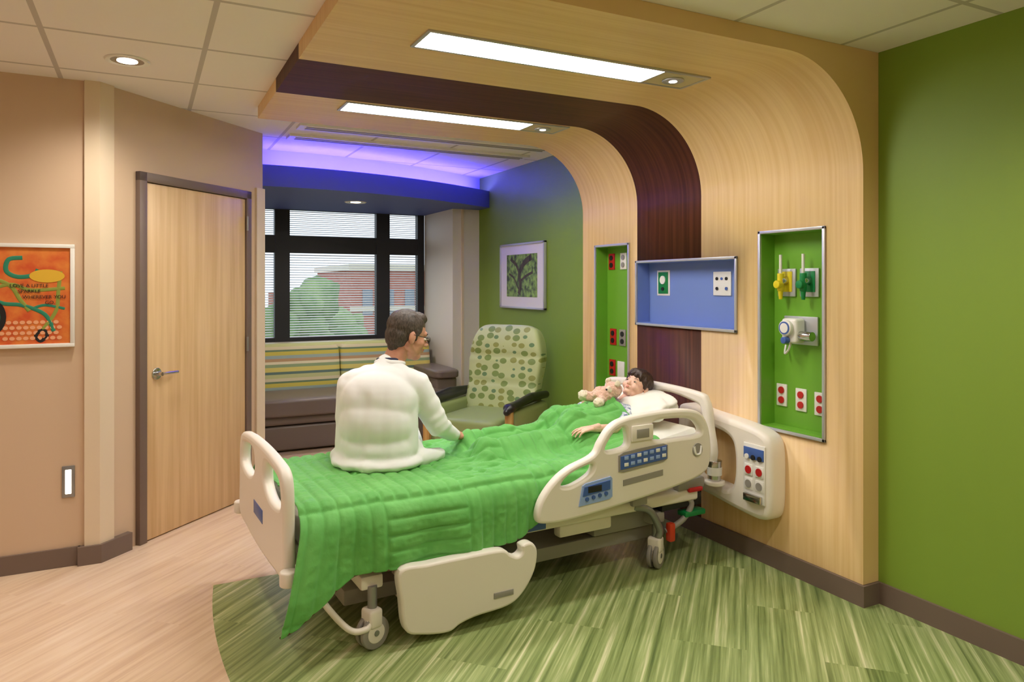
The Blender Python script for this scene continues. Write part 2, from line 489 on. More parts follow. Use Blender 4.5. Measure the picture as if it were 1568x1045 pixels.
# exterior
M_brick = mat('brick', (164, 98, 84), 0.9, nz=((1.2, 1.2, 3), (180, 114, 98)))
M_leaf = mat('foliage', (78, 116, 64), 0.9, nz=((1.5, 1.5, 1.5), (128, 156, 96)))
M_bark = mat('bark', (80, 62, 48), 0.9)
M_lawn = mat('lawn', (120, 140, 90), 0.95)
M_glassd = mat('far_glass', (110, 124, 140), 0.2)
box('ground_outside', (-60, 9, -8.2), (80, 110, -8.0), M_lawn)
bd = group('brick_building', (20, 48, -8))
box('body', (11.6, 45, -8), (32, 55, 2.4), M_brick, bd, world=True)
box('cornice', (11.4, 44.8, 2.4), (32.2, 55.2, 2.8), M_sill, bd, world=True)
box('band', (11.5, 44.9, -0.2), (32.1, 45.0, 0.1), M_sill, bd, world=True)
box('wing', (8.5, 50, -8), (11.6, 58, 0.9), M_brick, bd, world=True)
for r_ in range(3):
    for c_ in range(14):
        box('pane_%d_%d' % (r_, c_), (12.3 + c_ * 1.4, 44.92, -6.6 + r_ * 3.1), (12.95 + c_ * 1.4, 45.02, -5.0 + r_ * 3.1), M_glassd, bd, world=True)
for k, (tx, ty, tz, rr) in enumerate(((4.3, 28, 1.3, 2.5), (7.3, 31, 0.2, 2.0), (1.0, 27, 2.0, 3.0), (12.2, 38, -0.9, 1.6))):
    t = group('tree', (tx, ty, -8))
    cyl('trunk', (tx, ty, -8), (tx, ty, tz - 1), 0.3, M_bark, t, r2=0.15, world=True)
    bm = bmesh.new()
    for j in range(34):
        r = bmesh.ops.create_icosphere(bm, subdivisions=2, radius=rr * random.uniform(0.18, 0.4))
        o = Vector((random.uniform(-1, 1), random.uniform(-1, 1), random.uniform(-1.3, 1))) * rr * 0.66
        for v in r['verts']:
            v.co = v.co * (1 + 0.4 * noise.noise(v.co * 4 + o)) + o + Vector((tx, ty, tz - rr * 0.8))
    mk('crown', bm, M_leaf, t, world=True, ang=180)

# ------------------------------------------------------------------ headwall canopy
cp = group('headwall_canopy', (3.05, 3.5, 0))
XF, XB, ZS, XL, RC = 3.02, 3.129, 2.555, 0.63, 0.5
def canopy_section(name, y0, y1, m, holes):
    prof = [(XL, ZS), (XF - RC, ZS)]
    for i in range(1, 25):
        a = PI / 2 * (1 - i / 24)
        prof.append((XF - RC + RC * math.cos(a), ZS - RC + RC * math.sin(a)))
    prof += [(XF, 0.101), (XB, 0.101), (XB, H - 0.001), (XL, H - 0.001)]
    bm = bmesh.new()
    A = [bm.verts.new((p[0], y0, p[1])) for p in prof]
    B = [bm.verts.new((p[0], y1, p[1])) for p in prof]
    bm.faces.new(A); bm.faces.new(B[::-1])
    n = len(prof)
    for i in range(n):
        j = (i + 1) % n
        bm.faces.new((A[i], B[i], B[j], A[j]))
    ob = mk(name, bm, m, cp, smooth=True, world=True, ang=30)
    for (ya, yb, za, zb) in holes:
        c = box('cut', (2.9, ya, za), (3.3, yb, zb), None)
        md = ob.modifiers.new('b', 'BOOLEAN'); md.operation = 'DIFFERENCE'; md.object = c; md.solver = 'EXACT'
        dg = bpy.context.evaluated_depsgraph_get()
        me = bpy.data.meshes.new_from_object(ob.evaluated_get(dg))
        ob.modifiers.clear()
        ob.data = me
        bpy.data.objects.remove(c)
    return ob
NR = (2.50, 2.914, 0.745, 1.80)
NB = (3.10, 4.03, 1.255, 1.67)
NL = (4.126, 4.536, 0.745, 1.80)
canopy_section('panel_near', 2.28, 3.39, M_maple, [NR, (3.10, 3.40, NB[2], NB[3])])
canopy_section('panel_dark', 3.39, 4.03, M_dark, [(3.38, 4.04, NB[2], NB[3])])
canopy_section('panel_far', 4.03, 4.72, M_maple, [NL])

def niche(name, n, m):
    y0, y1, z0, z1 = n
    g = group(name, (3.07, (y0 + y1) / 2, z0))
    e = 0.002
    box('back', (3.118, y0 + e, z0 + e), (3.128, y1 - e, z1 - e), m, g, world=True)
    t = 0.006
    box('side_a', (3.021, y0 + e, z0 + e), (3.118, y0 + t, z1 - e), m, g, world=True)
    box('side_b', (3.021, y1 - t, z0 + e), (3.118, y1 - e, z1 - e), m, g, world=True)
    box('bottom', (3.021, y0 + t, z0 + e), (3.118, y1 - t, z0 + t), m, g, world=True)
    box('top', (3.021, y0 + t, z1 - t), (3.118, y1 - t, z1 - e), m, g, world=True)
    f = 0.012
    box('frame_a', (3.008, y0 - f, z0 - f), (3.0195, y0 + 0.004, z1 + f), M_alu, g, 0.002, world=True)
    box('frame_b', (3.008, y1 - 0.004, z0 - f), (3.0195, y1 + f, z1 + f), M_alu, g, 0.002, world=True)
    box('frame_c', (3.008, y0 - f, z0 - f), (3.0195, y1 + f, z0 + 0.004), M_alu, g, 0.002, world=True)
    box('frame_d', (3.008, y0 - f, z1 - 0.004), (3.0195, y1 + f, z1 + f), M_alu, g, 0.002, world=True)
    return g
n1 = niche('wall_niche_green', NR, M_nichegreen)
n2 = niche('wall_niche_blue', NB, M_nicheblue)
n3 = niche('wall_niche_green', NL, M_nichegreen)

def plate(nm, Y, z, w_, h_, dots, x=3.118, base=M_white):
    g = group(nm, (x, Y, z))
    box('plate', (-0.008, -w_ / 2, -h_ / 2), (0, w_ / 2, h_ / 2), base, g, 0.002)
    for i, (dy, dz, r, m) in enumerate(dots):
        cyl('socket_%d' % i, (-0.014, dy, dz), (-0.006, dy, dz), r, m, g, seg=16)
    return g
duo = lambda m: [(0, 0.027, 0.019, m), (0, -0.027, 0.019, m)]
plate('wall_outlet', 2.852, 0.915, 0.07, 0.12, duo(M_red))
plate('wall_outlet', 2.722, 0.905, 0.07, 0.12, duo(M_red))
plate('wall_outlet', 2.60, 0.90, 0.07, 0.12, duo(M_red))
plate('wall_outlet', 4.468, 1.69, 0.075, 0.12, duo(M_black), base=M_red)
plate('wall_outlet', 4.32, 1.69, 0.075, 0.12, duo(M_grey))
plate('wall_outlet', 4.45, 1.13, 0.075, 0.12, duo(M_black), base=M_red)
plate('wall_outlet', 4.33, 1.13, 0.075, 0.12, duo(M_black), base=M_grey)
plate('wall_outlet', 4.46, 0.90, 0.075, 0.12, duo(M_black), base=M_red)
plate('wall_outlet', 4.35, 0.88, 0.085, 0.15, [])
og = plate('oxygen_outlet_plate', 3.867, 1.53, 0.10, 0.145, [(-0.0, 0.02, 0.028, M_white), (0.0, -0.04, 0.012, M_black)], base=M_dgreen)
box('surround', (-0.004, -0.066, -0.085), (0.0, 0.066, 0.085), M_white, og, 0.001)
plate('data_outlet_plate', 3.31, 1.525, 0.15, 0.145, [(-0.04, 0.03, 0.010, M_black), (0.04, 0.03, 0.010, M_black), (0, 0.03, 0.008, M_blue), (-0.04, -0.03, 0.010, M_blue), (0.04, -0.03, 0.010, M_black)])
def regulator(nm, Y, z, m, mk_):
    g = group(nm, (3.118, Y, z))
    box('backplate', (-0.012, -0.06, -0.075), (0, 0.06, 0.075), M_alu, g, 0.003)
    box('label', (-0.016, -0.04, -0.05), (-0.012, 0.04, 0.06), m, g, 0.002)
    cyl('adaptor', (-0.06, 0, 0.01), (-0.012, 0, 0.01), 0.022, M_chrome, g, bevel=0.003)
    cyl('body', (-0.055, 0, -0.045), (-0.055, 0, 0.05), 0.018, m, g, bevel=0.004)
    cyl('knob', (-0.09, 0, -0.01), (-0.055, 0, -0.01), 0.022, m, g, bevel=0.005)
    cyl('flow_tube', (-0.055, 0, 0.05), (-0.055, 0, 0.15), 0.008, M_white, g)
    cyl('nipple', (-0.055, 0, -0.09), (-0.055, 0, -0.045), 0.009, mk_, g, r2=0.014)
    return g
regulator('air_flowmeter', 2.815, 1.53, M_yellow, M_yellow)
regulator('oxygen_flowmeter', 2.665, 1.53, M_dgreen, M_dgreen)
g = group('suction_regulator', (3.118, 2.73, 1.27))
box('backplate', (-0.012, -0.12, -0.07), (0, 0.1, 0.08), M_alu, g, 0.003)
box('body', (-0.085, -0.045, -0.06), (-0.012, 0.055, 0.07), M_white, g, 0.015, 3)
cyl('gauge', (-0.11, 0.01, 0.02), (-0.085, 0.01, 0.02), 0.042, M_white, g, bevel=0.006)
cyl('gauge_face', (-0.113, 0.01, 0.02), (-0.11, 0.01, 0.02), 0.034, M_blue, g)
cyl('gauge_dial', (-0.1145, 0.01, 0.02), (-0.113, 0.01, 0.02), 0.026, M_white, g)
cyl('knob', (-0.12, 0.01, -0.045), (-0.085, 0.01, -0.045), 0.018, M_blue, g, bevel=0.003)
cyl('mount', (-0.05, -0.12, -0.02), (-0.05, -0.04, -0.02), 0.025, M_chrome, g, bevel=0.003)
tube('hose', [(-0.06, 0.01, -0.06), (-0.07, 0.02, -0.1), (-0.05, 0.06, -0.12), (-0.02, 0.08, -0.08)], 0.006, M_white, g)

M_panel = mat('reading_light_panel', (206, 188, 150), 0.4)
def troffer(x0, x1, xe, y0, y1):
    g = group('recessed_light', ((x0 + xe) / 2, (y0 + y1) / 2, ZS))
    f = 0.016
    z0, z1 = ZS - 0.008, ZS - 0.0005
    box('rim_a', (x0 - f, y0 - f, z0), (xe + f, y0, z1), M_alu, g, world=True)
    box('rim_b', (x0 - f, y1, z0), (xe + f, y1 + f, z1), M_alu, g, world=True)
    box('rim_c', (x0 - f, y0, z0), (x0, y1, z1), M_alu, g, world=True)
    box('rim_d', (xe, y0, z0), (xe + f, y1, z1), M_alu, g, world=True)
    box('rim_e', (x1, y0, z0), (x1 + 0.01, y1, z1), M_alu, g, world=True)
    box('lens', (x0, y0, z0 + 0.002), (x1, y1, z1), M_lamp, g, world=True)
    box('reading_panel', (x1 + 0.01, y0, z0 + 0.002), (xe, y1, z1), M_panel, g, world=True)
    cx = (x1 + xe) / 2; cy = (y0 + y1) / 2
    cyl('reading_ring', (cx, cy, z0 - 0.006), (cx, cy, z0 + 0.002), 0.055, M_alu, g, world=True, bevel=0.002)
    cyl('reading_lens', (cx, cy, z0 - 0.008), (cx, cy, z0 - 0.006), 0.02, M_spot, g, world=True)
troffer(1.04, 2.24, 2.50, 2.77, 2.965)
troffer(1.03, 2.22, 2.47, 4.06, 4.25)

def downlight(X, Y, z, power, r=0.085, size=150, lit=True):
    g = group('ceiling_downlight', (X, Y, z))
    bm = bmesh.new()
    N_ = 36
    rings = [(r + 0.018, -0.001), (r + 0.012, -0.007), (r, -0.007), (r - 0.012, -0.002)]
    vs = [[bm.verts.new((rr * math.cos(2 * PI * i / N_), rr * math.sin(2 * PI * i / N_), zz)) for i in range(N_)] for rr, zz in rings]
    for k in range(3):
        for i in range(N_):
            j = (i + 1) % N_
            bm.faces.new((vs[k][i], vs[k][j], vs[k + 1][j], vs[k + 1][i]))
    mk('ring', bm, M_white, g)
    cyl('reflector', (0, 0, -0.003), (0, 0, -0.001), r - 0.008, M_chrome, g)
    cyl('lens', (0, 0, -0.005), (0, 0, -0.003), r * 0.55, M_spot if lit else M_white, g)
    if power:
        ld = bpy.data.lights.new('downlight_beam', 'SPOT')
        ld.energy = power; ld.spot_size = math.radians(size); ld.spot_blend = 0.9
        ld.shadow_soft_size = 0.08; ld.color = (1.0, 0.92, 0.82)
        lo = bpy.data.objects.new('beam', ld)
        lo.location = (0, 0, -0.03)
        S.collection.objects.link(lo); lo.parent = g
for (X, Y, P) in ((-0.075, 4.05, 55), (-1.6, 3.6, 55), (-1.2, 1.8, 62), (0.6, 1.2, 14), (2.1, 1.3, 80), (2.2, -0.3, 60), (-0.2, -0.6, 40)):  # first is in view; the rest are unseen cans, most added for room light
    downlight(X, Y, H, P)
downlight(1.78, 6.75, 2.30, 48)
downlight(2.4, 5.25, H, 16, r=0.05)  # spot added to lift the shade near the alcove

# ------------------------------------------------------------------ door (45 deg)
dg_ = group('door_1', (-0.047, 4.738, 0), PI / 4)
M_fr = M_taupe
box('frame_left', (0.0, -0.035, 0), (0.055, -0.001, 2.18), M_fr, dg_, 0.003)
box('frame_right', (0.945, -0.035, 0), (0.995, -0.001, 2.18), M_fr, dg_, 0.003)
box('frame_top', (0.0, -0.035, 2.125), (0.995, -0.001, 2.18), M_fr, dg_, 0.003)
box('leaf', (0.06, -0.022, 0.008), (0.94, -0.002, 2.12), M_door, dg_, 0.002)
cyl('rose', (0.135, -0.03, 0.985), (0.135, -0.022, 0.985), 0.036, M_chrome, dg_, bevel=0.003)
cyl('spindle', (0.135, -0.07, 0.985), (0.135, -0.03, 0.985), 0.012, M_chrome, dg_)
tube('lever', [(0.135, -0.07, 0.985), (0.17, -0.072, 0.986), (0.26, -0.066, 0.984)], 0.009, M_chrome, dg_)
for zz in (0.2, 1.1, 1.95):
    cyl('hinge', (0.943, -0.04, zz - 0.05), (0.943, -0.04, zz + 0.05), 0.008, M_metal, dg_)

# ------------------------------------------------------------------ art on left wall
ar = group('framed_painting', (-0.67, 4.545, 1.46))
pw, ph = 0.335, 0.275
M_art = mat('painting_orange', (206, 82, 34), 0.6, nz=((11, 11, 11), (226, 132, 54)))
for nm, a, b_ in (('f1', (-pw, -0.015, -ph), (pw, 0.012, -ph + 0.02)), ('f2', (-pw, -0.015, ph - 0.02), (pw, 0.012, ph)),
                  ('f3', (-pw, -0.015, -ph + 0.02), (-pw + 0.02, 0.012, ph - 0.02)), ('f4', (pw - 0.02, -0.015, -ph + 0.02), (pw, 0.012, ph - 0.02))):
    box(nm, a, b_, M_white, ar, 0.002)
box('canvas', (-pw + 0.02, -0.004, -ph + 0.02), (pw - 0.02, 0.01, ph - 0.02), M_art, ar)
M_teal = mat('paint_teal', (40, 130, 100), 0.6); M_ochre = mat('paint_ochre', (222, 176, 50), 0.6); M_olive = mat('paint_olive', (140, 150, 60), 0.6)
def stroke(nm, l, r, m, cyc=False):
    tube(nm, [(x, 0, z) for x, z in l], r, m, ar, cyclic=cyc, M=Matrix.Translation((0, -0.0045, 0)) @ Matrix.Scale(0.15, 4, (0, 1, 0)))
stroke('stroke_a', [(0.10, 0.20), (0.04, 0.19), (0.03, 0.13), (0.08, 0.10), (0.15, 0.11), (0.17, 0.14)], 0.011, M_teal)
stroke('stroke_b', [(-0.05, 0.03), (0.05, 0.06), (0.14, 0.03), (0.29, 0.04)], 0.009, M_olive)
stroke('stroke_c', [(-0.04, -0.01), (0.02, -0.04), (0.10, -0.05), (0.2, -0.10), (0.24, -0.19)], 0.010, M_teal)
stroke('stroke_d', [(0.27, 0.13), (0.26, 0.02), (0.25, -0.08), (0.19, -0.18)], 0.009, M_olive)
stroke('stroke_e', [(-0.02, 0.09), (0.05, 0.05), (0.09, -0.02), (0.13, -0.08)], 0.010, M_olive)
stroke('stroke_f', [(0.14, -0.07), (0.20, -0.05), (0.29, -0.07)], 0.007, M_teal)
stroke('stroke_g', [(-0.20, 0.18), (-0.10, 0.12), (-0.06, 0.02), (-0.12, -0.05)], 0.012, M_olive)
stroke('stroke_h', [(-0.28, 0.05), (-0.20, 0.0), (-0.22, -0.10), (-0.15, -0.18)], 0.012, M_teal)
def flat_disc(nm, cx, cz, rx, rz, m, par, y=-0.0062):
    bm = bmesh.new()
    vs = [bm.verts.new((cx + rx * math.cos(t * PI / 12), y, cz + rz * math.sin(t * PI / 12))) for t in range(24)]
    bm.faces.new(vs)
    mk(nm, bm, m, par, smooth=False)
flat_disc('yellow_leaf', 0.21, 0.105, 0.08, 0.035, M_ochre, ar)
flat_disc('black_disc', -0.03, -0.11, 0.06, 0.09, M_black, ar)
flat_disc('teal_disc', -0.04, -0.11, 0.045, 0.07, M_teal, ar, -0.0066)
M_pink = mat('paint_pink', (236, 168, 124), 0.6)
for i in range(9):
    for j in range(4):
        flat_disc('dot', 0.01 + i * 0.03 + (j % 2) * 0.015, -0.14 - j * 0.028, 0.012, 0.010, M_pink, ar, -0.0056)
stroke('bottle', [(0.16, -0.21), (0.19, -0.18), (0.21, -0.21), (0.18, -0.24)], 0.009, M_black, True)
def text(s, x, z, size, m, par):
    cu = bpy.data.curves.new('txt', 'FONT'); cu.body = s; cu.size = size; cu.extrude = 0.0004
    me = curve_mesh('txt', cu)
    mk('lettering', me, m, par, basis((x, -0.008, z), (1, 0, 0), (0, 0, 1), (0, -1, 0)), smooth=False)
for s_, x_, z_ in (('LOVE A LITTLE', 0.045, 0.045), ('SPARKLE', 0.08, 0.015), ('WHEREVER YOU', 0.10, -0.015), ('GO.', 0.2, -0.045)):
    text(s_, x_, z_, 0.026, M_black, ar)

nl = group('night_light', (-0.365, 4.56, 0.455))
box('plate', (-0.03, -0.008, -0.085), (0.03, 0, 0.085), M_metal, nl, 0.003)
box('lens', (-0.014, -0.012, -0.065), (0.014, -0.008, 0.065), M_night, nl, 0.002)

# framed photo on green wall
fp = group('framed_photograph', (3.114, 5.91, 1.60))
hw, hh = 0.44, 0.305
M_tree = mat('print_foliage', (34, 48, 18), 0.4, nz=((5, 20, 20), (150, 190, 80)))
M_limb = mat('print_trunk', (84, 66, 48), 0.5, nz=((5, 40, 10), (34, 26, 20)))
for nm, a, b_ in (('f1', (-0.015, -hw, -hh), (0.012, hw, -hh + 0.018)), ('f2', (-0.015, -hw, hh - 0.018), (0.012, hw, hh)),
                  ('f3', (-0.015, -hw, -hh), (0.012, -hw + 0.018, hh)), ('f4', (-0.015, hw - 0.018, -hh), (0.012, hw, hh))):
    box(nm, a, b_, M_alu, fp, 0.002)
box('mat_board', (-0.004, -hw + 0.018, -hh + 0.018), (0.008, hw - 0.018, hh - 0.018), M_white, fp)
box('print', (-0.006, -0.30, -0.195), (-0.004, 0.30, 0.2), M_tree, fp)
for pts, r in (([(0.05, -0.17), (0.02, -0.08), (0.04, 0.02), (-0.06, 0.12), (-0.2, 0.17)], 0.028), ([(0.03, 0.0), (0.1, 0.1), (0.22, 0.16)], 0.016), ([(0.02, -0.05), (-0.1, 0.0), (-0.22, 0.03)], 0.012), ([(0.06, -0.12), (0.15, -0.02), (0.25, 0.02)], 0.010)):
    tube('printed_limb', [(0, a, b_) for a, b_ in pts], r, M_limb, fp, M=Matrix.Translation((-0.006, 0, 0)) @ Matrix.Scale(0.03, 4, (1, 0, 0)))

# ------------------------------------------------------------------ bed
bed = group('hospital_bed', (0.495, 3.44, 0), math.radians(3))
RX = basis((0, 0, 0), (1, 0, 0), (0, 0, 1), (0, -1, 0))
def side(y):
    return Matrix.Translation((0, y, 0)) @ RX
def endp(x):
    return basis((x, 0, 0), (0, 1, 0), (0, 0, 1), (1, 0, 0))
fb = [(-0.49, 0.36), (-0.50, 0.55), (-0.49, 0.70), (-0.44, 0.77), (-0.30, 0.79), (-0.1, 0.80), (0.1, 0.80), (0.30, 0.79), (0.44, 0.77), (0.49, 0.70), (0.50, 0.55), (0.49, 0.36), (0.30, 0.33), (0.0, 0.32), (-0.30, 0.33)]
h1 = [(-0.43, 0.62), (-0.43, 0.70), (-0.36, 0.735), (-0.15, 0.745), (-0.10, 0.70), (-0.12, 0.64), (-0.25, 0.60)]
h2 = [(-a, b_) for a, b_ in h1][::-1]
shape2d('footboard', fb, [h1, h2], 0.05, 0.018, M_cream, bed, endp(-0.01))
box('footboard_label', (-0.037, -0.10, 0.46), (-0.034, 0.10, 0.52), M_blue, bed, 0.001)
for s_ in (-1, 1):
    cyl('bumper', (-0.02, s_ * 0.53, 0.34), (-0.02, s_ * 0.53, 0.40), 0.035, M_cream, bed, bevel=0.008)
    box('bumper_arm', (-0.03, min(s_ * 0.44, s_ * 0.53), 0.35), (0.0, max(s_ * 0.44, s_ * 0.53), 0.38), M_grey, bed, 0.004)
hb = [(-0.48, 0.5), (-0.49, 0.75), (-0.46, 0.87), (-0.38, 0.91), (0, 0.925), (0.38, 0.91), (0.46, 0.87), (0.49, 0.75), (0.48, 0.5), (0, 0.48)]
hh1 = [(-0.42, 0.66), (-0.42, 0.80), (-0.36, 0.85), (-0.06, 0.865), (-0.05, 0.66)]
hh2 = [(-a, b_) for a, b_ in hh1][::-1]
shape2d('headboard', hb, [hh1, hh2], 0.05, 0.018, M_cream, bed, endp(2.30))
box('deck_frame', (0.03, -0.44, 0.37), (2.25, 0.44, 0.43), M_cream, bed, 0.012)
box('side_beam_near', (0.05, -0.485, 0.335), (2.2, -0.43, 0.40), M_cream, bed, 0.015, 3)
box('side_beam_far', (0.05, 0.43, 0.335), (2.2, 0.485, 0.40), M_cream, bed, 0.015, 3)
box('beam_badge', (1.08, -0.49, 0.345), (1.20, -0.485, 0.39), M_blue, bed, 0.002)
box('base_frame', (0.25, -0.36, 0.13), (2.0, 0.36, 0.20), M_grey, bed, 0.01)
for xx in (0.55, 1.7):
    for yy in (-0.25, 0.25):
        box('lift_arm', (xx - 0.05, yy - 0.03, 0.19), (xx + 0.06, yy + 0.03, 0.38), M_metal, bed, 0.006)
box('motor_box', (1.55, -0.40, 0.21), (1.95, -0.1, 0.34), M_grey, bed, 0.02)
box('pump_box', (1.30, -0.46, 0.27), (1.62, -0.40, 0.335), M_cream, bed, 0.012)
tube('bracket_head', [(1.75, -0.47, 0.36), (1.85, -0.48, 0.33), (1.93, -0.47, 0.22), (1.93, -0.46, 0.17)], 0.02, M_metal, bed)
tube('bracket_head_b', [(2.1, -0.45, 0.38), (2.16, -0.47, 0.32), (2.1, -0.47, 0.24), (1.98, -0.46, 0.19)], 0.016, M_grey, bed)
box('head_linkage', (1.95, -0.47, 0.30), (2.24, -0.38, 0.37), M_black, bed, 0.01)
box('head_bracket', (2.05, -0.49, 0.40), (2.24, -0.44, 0.46), M_grey, bed, 0.01)
bc = [(0.42, 0.33), (0.55, 0.335), (0.72, 0.335), (0.90, 0.33), (0.95, 0.30), (0.985, 0.285), (1.01, 0.30), (1.01, 0.33), (1.06, 0.335), (1.09, 0.29), (1.075, 0.20), (1.01, 0.11), (0.93, 0.07), (0.78, 0.06), (0.70, 0.045), (0.64, 0.022), (0.52, 0.04), (0.445, 0.075), (0.425, 0.2)]
shape2d('base_cover_near', bc, [], 0.06, 0.012, M_cream, bed, side(-0.56))
shape2d('base_cover_far', bc, [], 0.06, 0.012, M_cream, bed, side(0.56))
box('base_cross', (0.5, -0.53, 0.1), (0.95, 0.53, 0.3), M_cream, bed, 0.02)
box('cover_badge', (0.86, -0.594, 0.12), (0.96, -0.590, 0.145), M_grey, bed, 0.001)
tube('foot_step_bar', [(0.10, -0.42, 0.33), (0.12, -0.46, 0.24), (0.22, -0.52, 0.11), (0.29, -0.54, 0.10), (0.31, -0.52, 0.12)], 0.013, M_cream, bed)
def caster(x, y, rot=0.3, r=0.068):
    R = Matrix.Translation((x, y, 0)) @ Matrix.Rotation(rot, 4, 'Z')
    for s_ in (-0.018, 0.018):
        cyl('tyre', (0, s_ - 0.011, r), (0, s_ + 0.011, r), r, M_grey, bed, bevel=0.006, M=R, seg=36)
        cyl('hub', (0, s_ - 0.013, r), (0, s_ + 0.013, r), r * 0.62, M_cream, bed, bevel=0.003, M=R)
        cyl('axle', (0, s_ - 0.016, r), (0, s_ + 0.016, r), 0.012, M_metal, bed, M=R)
    box('fork', (-0.035, -0.038, r + 0.02), (0.03, 0.038, r + 0.1), M_cream, bed, 0.014, 3, M=R)
    cyl('stem', (0, 0, r + 0.1), (0, 0, r + 0.19), 0.02, M_metal, bed, M=R)
caster(0.33, -0.50); caster(1.93, -0.44, 0.5); caster(0.33, 0.48, -0.4); caster(1.93, 0.44, 0.2)
box('caster_beam_foot', (0.28, -0.50, 0.24), (0.38, 0.50, 0.30), M_cream, bed, 0.012)
box('caster_beam_head', (1.88, -0.46, 0.24), (1.98, 0.46, 0.30), M_grey, bed, 0.012)
box('pedal_red', (1.98, -0.50, 0.14), (2.02, -0.46, 0.24), M_orange, bed, 0.01)
box('pedal_green', (2.10, -0.49, 0.25), (2.25, -0.42, 0.28), M_dgreen, bed, 0.008)
box('red_handle', (2.12, -0.50, 0.385), (2.22, -0.45, 0.41), M_red, bed, 0.008)
rail = [(1.10, 0.43), (1.12, 0.51), (1.19, 0.59), (1.28, 0.645), (1.42, 0.69), (1.465, 0.75), (1.53, 0.82), (1.64, 0.855), (1.90, 0.868), (2.09, 0.85), (2.17, 0.79), (2.205, 0.68), (2.20, 0.56), (2.14, 0.50), (1.95, 0.46), (1.6, 0.42), (1.3, 0.395), (1.14, 0.40)]
o1 = [(1.235, 0.565), (1.27, 0.605), (1.35, 0.635), (1.42, 0.645), (1.40, 0.60), (1.30, 0.56)]
o2 = [(1.495, 0.705), (1.53, 0.765), (1.57, 0.795), (1.62, 0.80), (1.63, 0.72), (1.57, 0.70)]
o3 = [(1.80, 0.725), (1.80, 0.81), (1.92, 0.82), (2.06, 0.805), (2.12, 0.76), (2.12, 0.72), (1.98, 0.715)]
shape2d('side_rail', rail, [o1, o2, o3], 0.05, 0.016, M_cream, bed, side(-0.55))
box('rail_block', (1.65, -0.585, 0.73), (1.79, -0.575, 0.81), M_cream, bed, 0.008)
box('rail_block_label', (1.68, -0.588, 0.745), (1.76, -0.584, 0.79), M_grey, bed, 0.002)
def slab(nm, pts, m, y, th=0.006):
    shape2d(nm, pts, [], th, 0.001, m, bed, side(y), smooth=False)
slab('control_panel', [(1.57, 0.59), (1.57, 0.67), (1.60, 0.685), (1.86, 0.70), (1.89, 0.69), (1.89, 0.62), (1.86, 0.605), (1.60, 0.585)], M_grey, -0.578)
slab('control_panel_face', [(1.58, 0.60), (1.58, 0.665), (1.88, 0.69), (1.88, 0.62)], M_blue, -0.582)
for i in range(7):
    for j in range(2):
        xx = 1.60 + i * 0.041; zz = 0.622 + j * 0.033 + i * 0.003
        box('button', (xx, -0.588, zz - 0.008), (xx + 0.026, -0.585, zz + 0.010), M_ltblue if (i + j) % 3 else M_white, bed, 0.003)
slab('scale_display', [(1.33, 0.455), (1.35, 0.55), (1.37, 0.56), (1.52, 0.575), (1.53, 0.565), (1.53, 0.475), (1.51, 0.465)], M_ltblue, -0.578)
slab('scale_face', [(1.35, 0.50), (1.36, 0.545), (1.515, 0.56), (1.515, 0.515)], M_blue, -0.582)
box('display_screen', (1.38, -0.588, 0.515), (1.46, -0.585, 0.545), M_black, bed, 0.001)
for i in range(4):
    cyl('display_button', (1.375 + i * 0.038, -0.587, 0.485 + i * 0.004), (1.375 + i * 0.038, -0.58, 0.485 + i * 0.004), 0.010, M_blue, bed, seg=14)
slab('rail_label', [(1.60, 0.515), (1.60, 0.545), (1.86, 0.565), (1.86, 0.535)], M_grey, -0.576, 0.004)
cyl('rail_grip', (2.10, -0.58, 0.64), (2.10, -0.574, 0.64), 0.035, M_grey, bed)
tube('rail_grip_loop', [(2.075, -0.58, 0.66), (2.085, -0.582, 0.62), (2.115, -0.582, 0.62), (2.125, -0.58, 0.66)], 0.006, M_white, bed)
box('rail_mount', (1.70, -0.53, 0.38), (1.80, -0.50, 0.48), M_grey, bed, 0.01)
def mtop(s):
    return 0.60 + max(0, s - 1.45) * 0.16
bm = bmesh.new()
sec = [0.05, 0.08, 1.40, 1.5, 2.22, 2.26]
rows = []
for k, s_ in enumerate(sec):
    inset = 0.03 if k in (0, 5) else 0
    zt = mtop(s_) - 0.004 - inset * 0.6; zb = zt - 0.155 + inset
    y_ = 0.45 - inset
    pr = [(-y_, zb + 0.02), (-y_ + 0.02, zb), (y_ - 0.02, zb), (y_, zb + 0.02), (y_, zt - 0.025), (y_ - 0.025, zt), (-y_ + 0.025, zt), (-y_, zt - 0.025)]
    rows.append([bm.verts.new((s_, p[0], p[1])) for p in pr])
for k in range(len(rows) - 1):
    for i in range(8):
        j = (i + 1) % 8
        bm.faces.new((rows[k][i], rows[k][j], rows[k + 1][j], rows[k + 1][i]))
bm.faces.new(rows[0]); bm.faces.new(rows[-1][::-1])
mk('mattress', bm, M_sheet, bed)

